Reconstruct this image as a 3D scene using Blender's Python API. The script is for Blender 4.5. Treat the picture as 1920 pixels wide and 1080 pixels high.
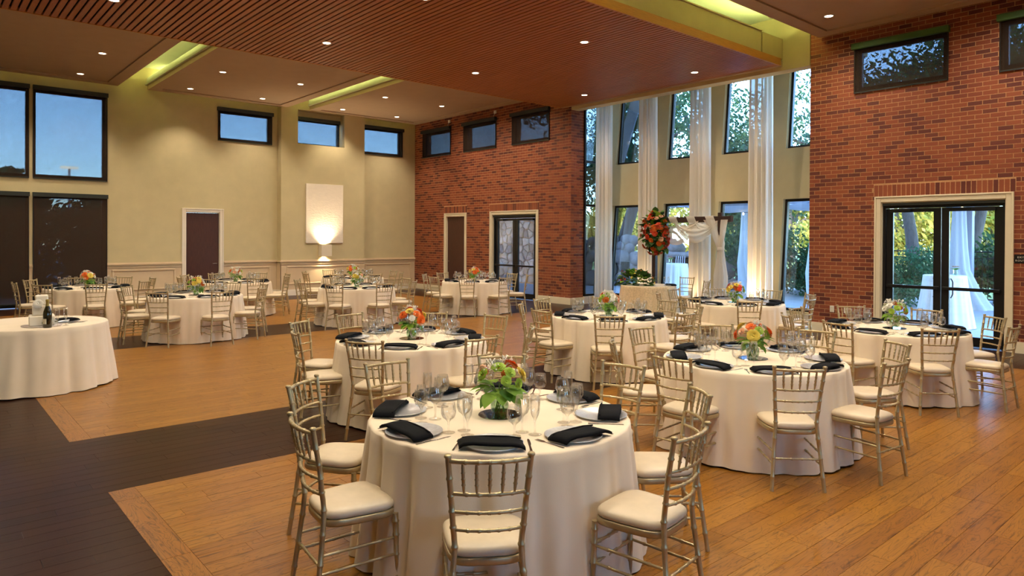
import bpy, bmesh, math, random
from mathutils import Vector, Matrix
R = math.radians
PI = math.pi
for o in list(bpy.data.objects): bpy.data.objects.remove(o)
scene = bpy.context.scene
COL = scene.collection

# ---------------------------------------------------------------- camera
CAM_H = 1.80
F_PX, YPP = 1298.65, 451.35
YAW, PITCH, ROLL = R(41.06), R(-0.331), R(0.2973)
_r = Vector((math.cos(YAW), -math.sin(YAW), 0)); _f = Vector((math.sin(YAW), math.cos(YAW), 0)); _u = Vector((0, 0, 1))
FWD = _f*math.cos(PITCH) + _u*math.sin(PITCH); _u2 = _u*math.cos(PITCH) - _f*math.sin(PITCH)
RGT = _r*math.cos(ROLL) + _u2*math.sin(ROLL); UPV = _u2*math.cos(ROLL) - _r*math.sin(ROLL)
cd = bpy.data.cameras.new('camera'); cam = bpy.data.objects.new('camera', cd); COL.objects.link(cam)
M = Matrix.Identity(4)
for i in range(3):
    M[i][0] = RGT[i]; M[i][1] = UPV[i]; M[i][2] = -FWD[i]
M[2][3] = CAM_H
cam.matrix_world = M
cd.sensor_fit = 'HORIZONTAL'; cd.sensor_width = 36.0; cd.lens = F_PX/1920*36.0
cd.shift_y = -(540-YPP)/1920
cd.clip_start = 0.05; cd.clip_end = 500
scene.camera = cam
def proj(p):
    d = Vector(p) - Vector((0, 0, CAM_H)); z = d.dot(FWD)
    if z < .1: return None
    return 960 + F_PX*d.dot(RGT)/z, YPP - F_PX*d.dot(UPV)/z, z

# ---------------------------------------------------------------- world, exposure
w = bpy.data.worlds.new('world'); scene.world = w; w.use_nodes = True
nt = w.node_tree; nt.nodes.clear()
out = nt.nodes.new('ShaderNodeOutputWorld'); bg = nt.nodes.new('ShaderNodeBackground'); sky = nt.nodes.new('ShaderNodeTexSky')
sky.sky_type = 'NISHITA'; sky.sun_disc = False; sky.sun_elevation = R(9); sky.sun_rotation = R(284)
sky.altitude = 2500; sky.air_density = 1.0; sky.dust_density = 0.4; sky.ozone_density = 4.0
hs = nt.nodes.new('ShaderNodeHueSaturation'); hs.inputs['Saturation'].default_value = .92; nt.links.new(sky.outputs[0], hs.inputs['Color']); nt.links.new(hs.outputs[0], bg.inputs[0]); nt.links.new(bg.outputs[0], out.inputs[0])
SKY_STRENGTH = 4.5
bg.inputs[1].default_value = SKY_STRENGTH
sl_ = bpy.data.lights.new('sun', 'SUN'); sl_.energy = 9.0; sl_.color = (1, .72, .38); sl_.angle = R(1)
so_ = bpy.data.objects.new('sun', sl_); COL.objects.link(so_); so_.rotation_euler = Vector((-1, .25, .158)).to_track_quat('Z', 'Y').to_euler(); so_.location = (-30, 8, 20)
scene.view_settings.view_transform = 'Standard'; scene.view_settings.look = 'None'
scene.view_settings.gamma = 1.0; scene.view_settings.use_curve_mapping = False
scene.view_settings.exposure = 0.0
DOWN_W = 198.0       # each recessed downlight
COVE_E = 62.0        # emission of the cove strips
WARM = (1.0, 0.86, 0.68)
COVE_C = (0.84, 0.92, 0.28)
scene.cycles.max_bounces = 6; scene.cycles.diffuse_bounces = 3; scene.cycles.glossy_bounces = 3; scene.cycles.transparent_max_bounces = 12
scene.cycles.sample_clamp_indirect = 6.0
scene.cycles.use_denoising = True

# ---------------------------------------------------------------- helpers
def lin(r, g, b):
    f = lambda c: (c/255/12.92) if c/255 <= .04045 else ((c/255+.055)/1.055)**2.4
    return (f(r), f(g), f(b), 1)
class MB:
    def __init__(s): s.v = []; s.f = []; s.sm = []
    def add(s, vs, fs, smooth=False):
        n = len(s.v); s.v += [tuple(p) for p in vs]
        for f in fs: s.f.append(tuple(i+n for i in f)); s.sm.append(smooth)
        return s
    def box(s, x0, x1, y0, y1, z0, z1):
        return s.add([(x0,y0,z0),(x1,y0,z0),(x1,y1,z0),(x0,y1,z0),(x0,y0,z1),(x1,y0,z1),(x1,y1,z1),(x0,y1,z1)],
              [(3,2,1,0),(4,5,6,7),(0,1,5,4),(1,2,6,5),(2,3,7,6),(3,0,4,7)])
    def cbox(s, x0, x1, y0, y1, z0, z1, c=.004):
        # chamfered box
        vs = []; fs = []
        bm = bmesh.new(); bmesh.ops.create_cube(bm, size=1)
        for v in bm.verts: v.co = Vector((x0+(x1-x0)*(v.co.x+.5), y0+(y1-y0)*(v.co.y+.5), z0+(z1-z0)*(v.co.z+.5)))
        bmesh.ops.bevel(bm, geom=bm.edges[:], offset=c, segments=1, affect='EDGES')
        bm.verts.index_update()
        s.add([v.co[:] for v in bm.verts], [[v.index for v in f.verts] for f in bm.faces]); bm.free()
        return s
    def tube(s, pts, rad, n=8, cap=True, smooth=True):
        pts = [Vector(p) for p in pts]; m = len(pts)
        if not isinstance(rad, (list, tuple)): rad = [rad]*m
        t0 = (pts[1]-pts[0]).normalized()
        a = Vector((0,0,1)) if abs(t0.z) < .9 else Vector((1,0,0))
        u = t0.cross(a).normalized(); vs = []
        for i in range(m):
            t = (pts[min(i+1,m-1)]-pts[max(i-1,0)])
            t = t.normalized() if t.length > 1e-9 else t0
            u = (u - t*u.dot(t)).normalized(); b = t.cross(u)
            for k in range(n):
                an = 2*PI*k/n; vs.append(pts[i] + (u*math.cos(an)+b*math.sin(an))*rad[i])
        fs = []
        for i in range(m-1):
            for k in range(n):
                k2 = (k+1) % n; fs.append((i*n+k, i*n+k2, (i+1)*n+k2, (i+1)*n+k))
        s.add(vs, fs, smooth)
        if cap:
            s.add([vs[k] for k in range(n)], [tuple(range(n))[::-1]]); s.add([vs[(m-1)*n+k] for k in range(n)], [tuple(range(n))])
        return s
    def lathe(s, prof, n=16, o=(0,0,0), smooth=True, a0=0, squeeze=None):
        vs = []; fs = []
        for (r, z) in prof:
            for k in range(n):
                an = a0 + 2*PI*k/n; vs.append((o[0]+r*math.cos(an), o[1]+r*math.sin(an), o[2]+z))
        for i in range(len(prof)-1):
            for k in range(n):
                k2 = (k+1) % n; fs.append((i*n+k, i*n+k2, (i+1)*n+k2, (i+1)*n+k))
        return s.add(vs, fs, smooth)
    def prism(s, poly, z0, z1):
        n = len(poly)
        return s.add([(x,y,z0) for x,y in poly]+[(x,y,z1) for x,y in poly],
              [tuple(range(n))[::-1], tuple(range(n,2*n))]+[(i,(i+1)%n,n+(i+1)%n,n+i) for i in range(n)])
    def xf(s, m):
        s.v = [tuple(m @ Vector(p)) for p in s.v]; return s
    def mesh(s, name, mat=None):
        me = bpy.data.meshes.new(name); me.from_pydata(s.v, [], s.f)
        if any(s.sm): me.polygons.foreach_set('use_smooth', s.sm)
        me.update()
        if mat is not None: me.materials.append(mat)
        return me
    def build(s, name, mat=None, parent=None, loc=None, rot=None):
        return inst(name, s.mesh(name, mat), parent, loc, rot)
def inst(name, me, parent=None, loc=None, rot=None, scale=None):
    o = bpy.data.objects.new(name, me); COL.objects.link(o)
    if parent is not None: o.parent = parent
    if loc is not None: o.location = loc
    if rot is not None: o.rotation_euler = rot if isinstance(rot, (tuple, list)) else (0,0,rot)
    if scale is not None: o.scale = scale if isinstance(scale, (tuple, list)) else (scale,)*3
    return o
def tag(o, label, cat, group=None, kind=None):
    o['label'] = label; o['category'] = cat
    if group: o['group'] = group
    if kind: o['kind'] = kind
    return o
def empty(name, loc=(0,0,0), rz=0):
    o = bpy.data.objects.new(name, None); COL.objects.link(o); o.location = loc; o.rotation_euler = (0,0,rz); o.empty_display_size = .1
    return o
def struct(o, label, cat): return tag(o, label, cat, None, 'structure')
def stuffpart(o): o['kind'] = 'stuff'; return o
def light(name, typ, loc, energy, color, parent=None, rot=None, **kw):
    l = bpy.data.lights.new(name, typ); l.energy = energy; l.color = color
    for k, v in kw.items(): setattr(l, k, v)
    o = bpy.data.objects.new(name, l); COL.objects.link(o); o.location = loc
    if rot: o.rotation_euler = rot
    if parent is not None: o.parent = parent
    return o

# ---------------------------------------------------------------- materials
def N(nt, typ, **kw):
    n = nt.nodes.new(typ)
    for k, v in kw.items():
        if k.startswith('i_'):
            key = k[2:]; key = int(key) if key.isdigit() else key
            n.inputs[key].default_value = v
        else: setattr(n, k, v)
    return n
def base(name):
    m = bpy.data.materials.new(name); m.use_nodes = True; nt = m.node_tree; nt.nodes.clear()
    o = nt.nodes.new('ShaderNodeOutputMaterial'); return m, nt, o
def L(nt, a, b): nt.links.new(a, b)
def pmat(name, col, rough=.5, metal=0., noise=None, bump=None, spec=.5, sheen=0, coat=0, emit=None, mapscale=None):
    """principled; noise=(scale, amount, detail) varies the colour, bump=(scale, strength)"""
    m, nt, o = base(name); p = N(nt, 'ShaderNodeBsdfPrincipled'); L(nt, p.outputs[0], o.inputs[0])
    p.inputs['Base Color'].default_value = col; p.inputs['Roughness'].default_value = rough; p.inputs['Metallic'].default_value = metal
    p.inputs['Specular IOR Level'].default_value = spec
    if coat: p.inputs['Coat Weight'].default_value = coat; p.inputs['Coat Roughness'].default_value = .15
    if sheen: p.inputs['Sheen Weight'].default_value = sheen
    if emit: p.inputs['Emission Color'].default_value = emit[0]; p.inputs['Emission Strength'].default_value = emit[1]
    tc = N(nt, 'ShaderNodeTexCoord'); src = tc.outputs['Object']
    if mapscale:
        mp = N(nt, 'ShaderNodeMapping'); mp.inputs['Scale'].default_value = mapscale; L(nt, src, mp.inputs[0]); src = mp.outputs[0]
    if noise:
        n = N(nt, 'ShaderNodeTexNoise'); n.inputs['Scale'].default_value = noise[0]; n.inputs['Detail'].default_value = noise[2] if len(noise) > 2 else 3
        L(nt, src, n.inputs['Vector'])
        mr = N(nt, 'ShaderNodeMapRange'); mr.inputs['From Min'].default_value = .3; mr.inputs['From Max'].default_value = .7
        mr.inputs['To Min'].default_value = 1-noise[1]; mr.inputs['To Max'].default_value = 1+noise[1]*.6
        L(nt, n.outputs['Fac'], mr.inputs['Value'])
        mx = N(nt, 'ShaderNodeVectorMath', operation='SCALE'); mx.inputs[0].default_value = col[:3]; L(nt, mr.outputs[0], mx.inputs['Scale'])
        L(nt, mx.outputs[0], p.inputs['Base Color'])
    if bump:
        n = N(nt, 'ShaderNodeTexNoise'); n.inputs['Scale'].default_value = bump[0]; n.inputs['Detail'].default_value = 4; L(nt, src, n.inputs['Vector'])
        b = N(nt, 'ShaderNodeBump'); b.inputs['Strength'].default_value = bump[1]; b.inputs['Distance'].default_value = .01
        L(nt, n.outputs['Fac'], b.inputs['Height']); L(nt, b.outputs[0], p.inputs['Normal'])
    return m
def rand_val(nt):
    """one random number per loose piece, whether the piece is an object or an island of a mesh"""
    oi = N(nt, 'ShaderNodeObjectInfo'); g = N(nt, 'ShaderNodeNewGeometry')
    a = N(nt, 'ShaderNodeMath', operation='ADD'); L(nt, oi.outputs['Random'], a.inputs[0]); L(nt, g.outputs['Random Per Island'], a.inputs[1])
    f = N(nt, 'ShaderNodeMath', operation='FRACT'); L(nt, a.outputs[0], f.inputs[0]); return f.outputs[0]
def ramp(nt, fac, stops, interp='LINEAR'):
    r = N(nt, 'ShaderNodeValToRGB'); e = r.color_ramp; e.interpolation = interp
    while len(e.elements) < len(stops): e.elements.new(.5)
    for el, (p, c) in zip(e.elements, stops): el.position = p; el.color = c
    L(nt, fac, r.inputs[0]); return r.outputs[0]
def brick_mat():
    m, nt, o = base('brick'); p = N(nt, 'ShaderNodeBsdfPrincipled'); L(nt, p.outputs[0], o.inputs[0])
    rv = rand_val(nt)
    c = ramp(nt, rv, [(0, lin(104,50,42)), (.2, lin(112,54,44)), (.34, lin(150,78,54)), (.6, lin(160,86,56)), (.85, lin(168,92,60)), (1, lin(140,70,50))])
    tc = N(nt, 'ShaderNodeTexCoord'); n = N(nt, 'ShaderNodeTexNoise'); n.inputs['Scale'].default_value = 60; n.inputs['Detail'].default_value = 4
    L(nt, tc.outputs['Object'], n.inputs['Vector'])
    mx = N(nt, 'ShaderNodeMix', data_type='RGBA', blend_type='MULTIPLY'); mx.inputs['Factor'].default_value = .35
    L(nt, c, mx.inputs['A']); L(nt, n.outputs['Color'], mx.inputs['B']); L(nt, mx.outputs['Result'], p.inputs['Base Color'])
    b = N(nt, 'ShaderNodeBump'); b.inputs['Strength'].default_value = .25; b.inputs['Distance'].default_value = .004
    L(nt, n.outputs['Fac'], b.inputs['Height']); L(nt, b.outputs[0], p.inputs['Normal'])
    p.inputs['Roughness'].default_value = .62; p.inputs['Specular IOR Level'].default_value = .3
    return m
def plank_mat(name, stops, grain, dark, rough=.30, axis=0, spec=.26):
    m, nt, o = base(name); p = N(nt, 'ShaderNodeBsdfPrincipled'); L(nt, p.outputs[0], o.inputs[0])
    rv = rand_val(nt); c = ramp(nt, rv, stops)
    tc = N(nt, 'ShaderNodeTexCoord')
    off = N(nt, 'ShaderNodeVectorMath', operation='SCALE'); off.inputs[0].default_value = (37., 53., 11.); L(nt, rv, off.inputs['Scale'])
    ad = N(nt, 'ShaderNodeVectorMath', operation='ADD'); L(nt, tc.outputs['Object'], ad.inputs[0]); L(nt, off.outputs[0], ad.inputs[1])
    mp = N(nt, 'ShaderNodeMapping'); mp.inputs['Scale'].default_value = (1.5, 9, 1) if axis == 0 else (9, 1.5, 1); L(nt, ad.outputs[0], mp.inputs[0])
    n1 = N(nt, 'ShaderNodeTexNoise'); n1.inputs['Scale'].default_value = 1.3; n1.inputs['Detail'].default_value = 3; n1.inputs['Roughness'].default_value = .45; n1.inputs['Distortion'].default_value = .6; L(nt, mp.outputs[0], n1.inputs['Vector'])
    # contour-like cathedral grain out of the noise
    mm = N(nt, 'ShaderNodeMath', operation='MULTIPLY'); mm.inputs[1].default_value = 15.; L(nt, n1.outputs['Fac'], mm.inputs[0])
    pp = N(nt, 'ShaderNodeMath', operation='PINGPONG'); pp.inputs[1].default_value = .5; L(nt, mm.outputs[0], pp.inputs[0])
    g = ramp(nt, pp.outputs[0], [(0, (1-grain, 1-grain*1.05, 1-grain*1.1, 1)), (.10, (1-grain*.3,)*3+(1,)), (.24, (1,1,1,1))])
    mx = N(nt, 'ShaderNodeMix', data_type='RGBA', blend_type='MULTIPLY'); mx.inputs['Factor'].default_value = .85; L(nt, c, mx.inputs['A']); L(nt, g, mx.inputs['B'])
    n2 = N(nt, 'ShaderNodeTexNoise'); n2.inputs['Scale'].default_value = 2.2; n2.inputs['Detail'].default_value = 5
    mp2 = N(nt, 'ShaderNodeMapping'); mp2.inputs['Scale'].default_value = (1.6, 24, 1) if axis == 0 else (24, 1.6, 1); L(nt, ad.outputs[0], mp2.inputs[0]); L(nt, mp2.outputs[0], n2.inputs['Vector'])
    s = ramp(nt, n2.outputs['Fac'], [(.29, dark), (.42, (.92,.9,.88,1)), (.6, (1.06,1.05,1.03,1))])
    m2 = N(nt, 'ShaderNodeMix', data_type='RGBA', blend_type='MULTIPLY'); m2.inputs['Factor'].default_value = .9; L(nt, mx.outputs['Result'], m2.inputs['A']); L(nt, s, m2.inputs['B'])
    L(nt, m2.outputs['Result'], p.inputs['Base Color'])
    b = N(nt, 'ShaderNodeBump'); b.inputs['Strength'].default_value = .12; b.inputs['Distance'].default_value = .003
    L(nt, n1.outputs['Fac'], b.inputs['Height']); L(nt, b.outputs[0], p.inputs['Normal'])
    p.inputs['Roughness'].default_value = rough; p.inputs['Specular IOR Level'].default_value = spec
    return m
def glass_mat(name, tint=(1,1,1,1), refl=.9, minr=.03, rough=0., maxr=.9):
    """thin clear glass: transparent, with Fresnel reflection"""
    m, nt, o = base(name)
    t = N(nt, 'ShaderNodeBsdfTransparent'); t.inputs[0].default_value = tint
    g = N(nt, 'ShaderNodeBsdfGlossy'); g.inputs['Roughness'].default_value = rough; g.inputs[0].default_value = (refl,)*3+(1,)
    lw = N(nt, 'ShaderNodeLayerWeight'); lw.inputs['Blend'].default_value = .35
    mr = N(nt, 'ShaderNodeMapRange'); mr.inputs['To Min'].default_value = minr; mr.inputs['To Max'].default_value = maxr; L(nt, lw.outputs['Fresnel'], mr.inputs['Value'])
    mx = N(nt, 'ShaderNodeMixShader'); L(nt, mr.outputs[0], mx.inputs[0]); L(nt, t.outputs[0], mx.inputs[1]); L(nt, g.outputs[0], mx.inputs[2]); L(nt, mx.outputs[0], o.inputs[0])
    return m
def sheer_mat(name, col, trans, translucent=.4, rough=.8, weave=None):
    """woven cloth that lets light through: part open mesh, part thread"""
    m, nt, o = base(name)
    d = N(nt, 'ShaderNodeBsdfDiffuse'); d.inputs[0].default_value = col
    tl = N(nt, 'ShaderNodeBsdfTranslucent'); tl.inputs[0].default_value = col
    a = N(nt, 'ShaderNodeMixShader'); a.inputs[0].default_value = translucent; L(nt, d.outputs[0], a.inputs[1]); L(nt, tl.outputs[0], a.inputs[2])
    t = N(nt, 'ShaderNodeBsdfTransparent'); b = N(nt, 'ShaderNodeMixShader'); b.inputs[0].default_value = trans
    L(nt, a.outputs[0], b.inputs[1]); L(nt, t.outputs[0], b.inputs[2]); L(nt, b.outputs[0], o.inputs[0])
    if weave:
        tc = N(nt, 'ShaderNodeTexCoord'); mp = N(nt, 'ShaderNodeMapping'); mp.inputs['Scale'].default_value = weave; L(nt, tc.outputs['Object'], mp.inputs[0])
        n = N(nt, 'ShaderNodeTexNoise'); n.inputs['Scale'].default_value = 1; n.inputs['Detail'].default_value = 2; L(nt, mp.outputs[0], n.inputs['Vector'])
        mr = N(nt, 'ShaderNodeMapRange'); mr.inputs['From Min'].default_value = .3; mr.inputs['From Max'].default_value = .7; mr.inputs['To Min'].default_value = trans*.94; mr.inputs['To Max'].default_value = min(1,trans*1.06)
        L(nt, n.outputs['Fac'], mr.inputs['Value']); L(nt, mr.outputs[0], b.inputs[0])
    return m
def leaf_mat(name, c1, c2, trans=.35, rough=.62):
    m, nt, o = base(name); rv = rand_val(nt); c = ramp(nt, rv, [(0, c1), (1, c2)])
    p = N(nt, 'ShaderNodeBsdfPrincipled'); p.inputs['Roughness'].default_value = rough; L(nt, c, p.inputs['Base Color'])
    tl = N(nt, 'ShaderNodeBsdfTranslucent'); L(nt, c, tl.inputs[0])
    a = N(nt, 'ShaderNodeMixShader'); a.inputs[0].default_value = trans; L(nt, p.outputs[0], a.inputs[1]); L(nt, tl.outputs[0], a.inputs[2]); L(nt, a.outputs[0], o.inputs[0])
    return m
def emit_mat(name, col, s):
    m, nt, o = base(name); e = N(nt, 'ShaderNodeEmission'); e.inputs[0].default_value = col; e.inputs[1].default_value = s; L(nt, e.outputs[0], o.inputs[0]); return m

MT = {}
MT['brick'] = brick_mat()
MT['mortar'] = pmat('mortar', lin(206,158,112), .9, noise=(40,.2))
MT['oak'] = plank_mat('oak plank', [(0, lin(140,90,30)), (.35, lin(152,101,34)), (.7, lin(158,108,39)), (1, lin(143,93,32))], .55, (.30,.21,.15,1))
MT['oak_y'] = plank_mat('oak border plank', [(0, lin(134,84,28)), (.35, lin(146,94,32)), (.7, lin(150,99,36)), (1, lin(136,84,28))], .7, (.30,.21,.15,1), axis=1)
MT['dark_oak'] = plank_mat('dark plank', [(0, lin(50,28,18)), (.5, lin(57,33,21)), (1, lin(46,26,17))], .2, (.7,.62,.55,1), rough=.28, spec=.05)
MT['subfloor'] = pmat('subfloor', lin(46,28,16), .8)
MT['beige'] = pmat('wall paint', lin(206,190,148), .75, noise=(3,.05), bump=(60,.05), spec=.2)
MT['cream'] = pmat('wainscot paint', lin(224,198,160), .55, spec=.3, noise=(5,.03))
MT['white_trim'] = pmat('white trim paint', lin(238,226,206), .45, noise=(5,.03))
MT['trim_ivory'] = pmat('ivory trim paint', lin(232,218,186), .45, noise=(5,.03))
MT['ceil'] = pmat('ceiling paint', lin(186,160,134), .8, spec=.15, noise=(3,.03))
MT['deck'] = pmat('ceiling deck paint', lin(226,226,206), .85, spec=.1, noise=(3,.03))
MT['slat'] = pmat('ceiling slat wood', lin(176,106,60), .45, noise=(6,.22,6), mapscale=(14,1,14))
MT['slat_back'] = pmat('ceiling slat backing', lin(24,14,10), .9)
MT['wood_strip'] = pmat('wood fascia', lin(196,130,62), .45, noise=(6,.15,6), mapscale=(1,14,14))
MT['bronze'] = pmat('dark bronze metal', lin(34,30,28), .4, metal=.4, noise=(8,.1))
MT['black'] = pmat('black metal', lin(20,20,22), .4, metal=.3, noise=(8,.1))
MT['shade_box'] = pmat('shade cassette', lin(38,42,38), .5, noise=(8,.1))
MT['shade_box_cove_tint'] = pmat('cove-glow tinted shade cassette', lin(70,112,50), .55, noise=(8,.1))  # green of the cove light put into the cassette colour
MT['shade'] = sheer_mat('roller shade cloth', lin(60,48,40), .225, .12, weave=(90,90,6))
MT['shade_dark'] = sheer_mat('dark roller shade cloth', lin(74,58,48), .18, .10, weave=(90,90,6))
MT['door_wood'] = pmat('dark door veneer', lin(74,40,30), .4, noise=(5,.25,5), mapscale=(10,10,1))
MT['chrome'] = pmat('brushed chrome', lin(200,200,198), .25, metal=1, noise=(20,.05))
MT['silver'] = pmat('silver charger', lin(220,220,222), .30, metal=.65, noise=(50,.12))
MT['steel'] = pmat('steel cutlery', lin(200,198,192), .2, metal=1, noise=(20,.05))
MT['gold'] = pmat('champagne gold paint', lin(188,170,130), .32, metal=.6, noise=(30,.08))
MT['cushion'] = pmat('ivory vinyl cushion', lin(216,198,168), .34, noise=(18,.05), bump=(25,.04))
MT['cloth'] = pmat('ivory tablecloth', lin(238,220,192), .85, noise=(4,.04), bump=(220,.06), sheen=.2, spec=.2)
MT['cloth_tex'] = pmat('champagne rosette tablecloth', lin(222,200,160), .8, noise=(30,.18,5), bump=(34,.6), sheen=.3)
MT['cloth_white'] = pmat('white tablecloth', lin(236,238,242), .85, noise=(6,.04), bump=(200,.05))
MT['napkin'] = pmat('black napkin', lin(10,11,16), .8, noise=(80,.2), bump=(150,.1), spec=.12)
MT['glass'] = glass_mat('clear stemware glass', (.985,.987,.982,1), 1., .045, .03, .38)
MT['vase'] = glass_mat('vase glass', (.82,.92,.82,1), 1., .05, .03, .45)
MT['pane'] = glass_mat('window glass', (.93,.96,.96,1), .7, .035)
MT['mirror'] = pmat('mirror', lin(190,196,196), .03, metal=1, noise=(4,.02))
MT['curtain'] = sheer_mat('sheer white curtain', lin(250,244,234), .07, .30, weave=(30,30,1))
MT['drape'] = sheer_mat('sheer ivory drape', lin(246,238,224), .14, .4, weave=(30,30,2))
MT['drape_white'] = sheer_mat('white outdoor drape', lin(236,240,248), .04, .3, weave=(30,30,1))
MT['arch_wood'] = pmat('dark arch wood', lin(58,36,28), .5, noise=(6,.25,5), mapscale=(12,12,2))
MT['plaster'] = pmat('white textured plaster', lin(240,226,206), .8, noise=(8,.04), bump=(14,.8), mapscale=(1,1,3.5))
MT['sconce'] = pmat('sconce paint', lin(232,218,190), .6, noise=(6,.03))
MT['bulb'] = emit_mat('downlight lens', (1,.86,.62,1), 14)
MT['cove'] = emit_mat('cove strip light', COVE_C+(1,), COVE_E)
MT['ring'] = pmat('white metal trim ring', lin(225,205,175), .5, noise=(6,.03))
MT['orange'] = pmat('orange petal', lin(240,118,34), .55, noise=(40,.15)); MT['red'] = pmat('coral red petal', lin(232,80,36), .55, noise=(40,.15))
MT['yellow'] = pmat('yellow petal', lin(240,212,90), .55, noise=(40,.12)); MT['peach'] = pmat('peach petal', lin(246,190,150), .55, noise=(40,.1))
MT['white_petal'] = pmat('white petal', lin(244,238,222), .6, noise=(40,.06)); MT['lime'] = pmat('lime petal', lin(168,196,64), .55, noise=(40,.12))
MT['leaf'] = leaf_mat('leaf', lin(58,110,30), lin(146,186,60)); MT['leaf_dark'] = leaf_mat('dark leaf', lin(30,60,28), lin(70,104,42))
MT['stem'] = pmat('green stem', lin(84,124,44), .5, noise=(20,.15))
MT['cake'] = pmat('white fondant', lin(250,238,214), .5, noise=(8,.02)); MT['board'] = pmat('cake board', lin(214,196,186), .35, noise=(20,.05))
MT['bottle'] = pmat('dark green bottle glass', lin(34,30,10), .08, coat=.6, noise=(8,.1)); MT['foil'] = pmat('gold foil', lin(186,160,84), .35, metal=.8, bump=(120,.3), noise=(40,.1))
MT['paper'] = pmat('cream paper label', lin(232,220,190), .7, noise=(30,.05))
MT['plastic_white'] = pmat('white plastic', lin(236,228,212), .4, noise=(10,.02))
MT['concrete'] = pmat('patio concrete', lin(188,192,198), .8, noise=(2,.1,5), bump=(30,.1))
MT['lawn'] = pmat('lawn', lin(150,160,70), .9, noise=(1.2,.2,5), bump=(60,.5))
MT['rock'] = pmat('boulder stone', lin(142,134,134), .85, noise=(5,.3,6), bump=(9,.8))
MT['bark'] = pmat('oak bark', lin(96,84,78), .9, noise=(8,.35,6), bump=(20,1), mapscale=(3,3,.6))
MT['tree_a'] = leaf_mat('oak foliage', lin(24,62,42), lin(74,112,64), .4); MT['tree_b'] = leaf_mat('foliage tinted with sunlight', lin(120,132,48), lin(214,190,92), .5)  # far trees: low golden sunlight put into the leaf colour
MT['hedge'] = leaf_mat('hedge foliage', lin(26,62,38), lin(66,108,58), .35); MT['fern'] = leaf_mat('feathery shrub foliage', lin(30,92,66), lin(70,140,96), .4)
MT['beam_grey'] = pmat('grey painted timber', lin(158,158,172), .7, noise=(6,.12,5), mapscale=(1,8,8))
MT['fabric_pergola'] = pmat('white pergola canvas', lin(206,212,226), .85, noise=(4,.05))
MT['strings'] = emit_mat('string bulb', (1,.78,.4,1), 20)
MT['lamp_head'] = emit_mat('street lamp lens', (1,.97,.9,1), 14)
MT['asphalt'] = pmat('asphalt', lin(96,98,104), .9, noise=(3,.12))
def stone_mat():
    m, nt, o = base('stone veneer'); p = N(nt, 'ShaderNodeBsdfPrincipled'); L(nt, p.outputs[0], o.inputs[0])
    rv = rand_val(nt); c = ramp(nt, rv, [(0, lin(150,140,142)), (.3, lin(196,186,184)), (.6, lin(178,158,146)), (.85, lin(206,200,204)), (1, lin(140,132,140))])
    tc = N(nt, 'ShaderNodeTexCoord'); n = N(nt, 'ShaderNodeTexNoise'); n.inputs['Scale'].default_value = 9; n.inputs['Detail'].default_value = 6; L(nt, tc.outputs['Object'], n.inputs['Vector'])
    mx = N(nt, 'ShaderNodeMix', data_type='RGBA', blend_type='MULTIPLY'); mx.inputs['Factor'].default_value = .4; L(nt, c, mx.inputs['A']); L(nt, n.outputs['Color'], mx.inputs['B'])
    L(nt, mx.outputs['Result'], p.inputs['Base Color']); p.inputs['Roughness'].default_value = .85
    b = N(nt, 'ShaderNodeBump'); b.inputs['Strength'].default_value = .6; b.inputs['Distance'].default_value = .02; L(nt, n.outputs['Fac'], b.inputs['Height']); L(nt, b.outputs[0], p.inputs['Normal'])
    return m
MT['stone'] = stone_mat()
# ================================================================ THE ROOM
XL, XW, YF, YC, ZD = -5.0, 13.235, -4.5, 20.34, 6.25
def cells(u0, u1, v0, v1, holes):
    us = sorted({u0, u1} | {min(max(h[i], u0), u1) for h in holes for i in (0, 1)})
    vs = sorted({v0, v1} | {min(max(h[i], v0), v1) for h in holes for i in (2, 3)})
    for a, b in zip(us, us[1:]):
        run = None
        for c, d in zip(vs, vs[1:]):
            mu, mv = (a+b)/2, (c+d)/2
            solid = not any(h[0] < mu < h[1] and h[2] < mv < h[3] for h in holes)
            if solid: run = (run[0], d) if run else (c, d)
            if (not solid or d == vs[-1]) and run:
                yield a, b, run[0], run[1]; run = None
def qarea(corners):
    ps = [proj(c) for c in corners]
    if any(p is None for p in ps): return 0
    cx = sum(p[0] for p in ps)/len(ps); cy = sum(p[1] for p in ps)/len(ps)
    if not (0 < cx < 1920 and 0 < cy < 1080): return 0
    return abs(sum(ps[i][0]*ps[(i+1) % 4][1]-ps[(i+1) % 4][0]*ps[i][1] for i in range(4)))/2

# ---------------------------------------------------------------- floor of planks
floor = struct(MB().box(XL, XW+.3, YF, YC+.3, -.2, -.012).build('floor', MT['subfloor']), 'wooden plank floor with oak fields framed by dark brown bands', 'floor')
rnd = random.Random(5)
fields = []
XB, XE = 1.05, 11.63                      # oak fields between dark borders
ybands = [(-4.5, -1.2, 0), (-1.2, 5.49, 1), (5.49, 7.03, 0), (7.03, 12.25, 1), (12.25, 13.68, 0), (13.68, 18.75, 1), (18.75, YC, 0)]
for a, b, k in ybands:
    if k:
        fields += [(XL, XB, a, b, 'dark_oak', 0), (XE, XW, a, b, 'dark_oak', 0), (XB+.165, XE-.165, a, b, 'oak', 0), (XB, XB+.165, a, b, 'oak_y', 1), (XE-.165, XE, a, b, 'oak_y', 1)]
    else: fields.append((XL, XW, a, b, 'dark_oak', 0))
fields.append((XW, 14.2, 6.4, 12.8, 'dark_oak', 0))
planks = []
G = .0004
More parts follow.
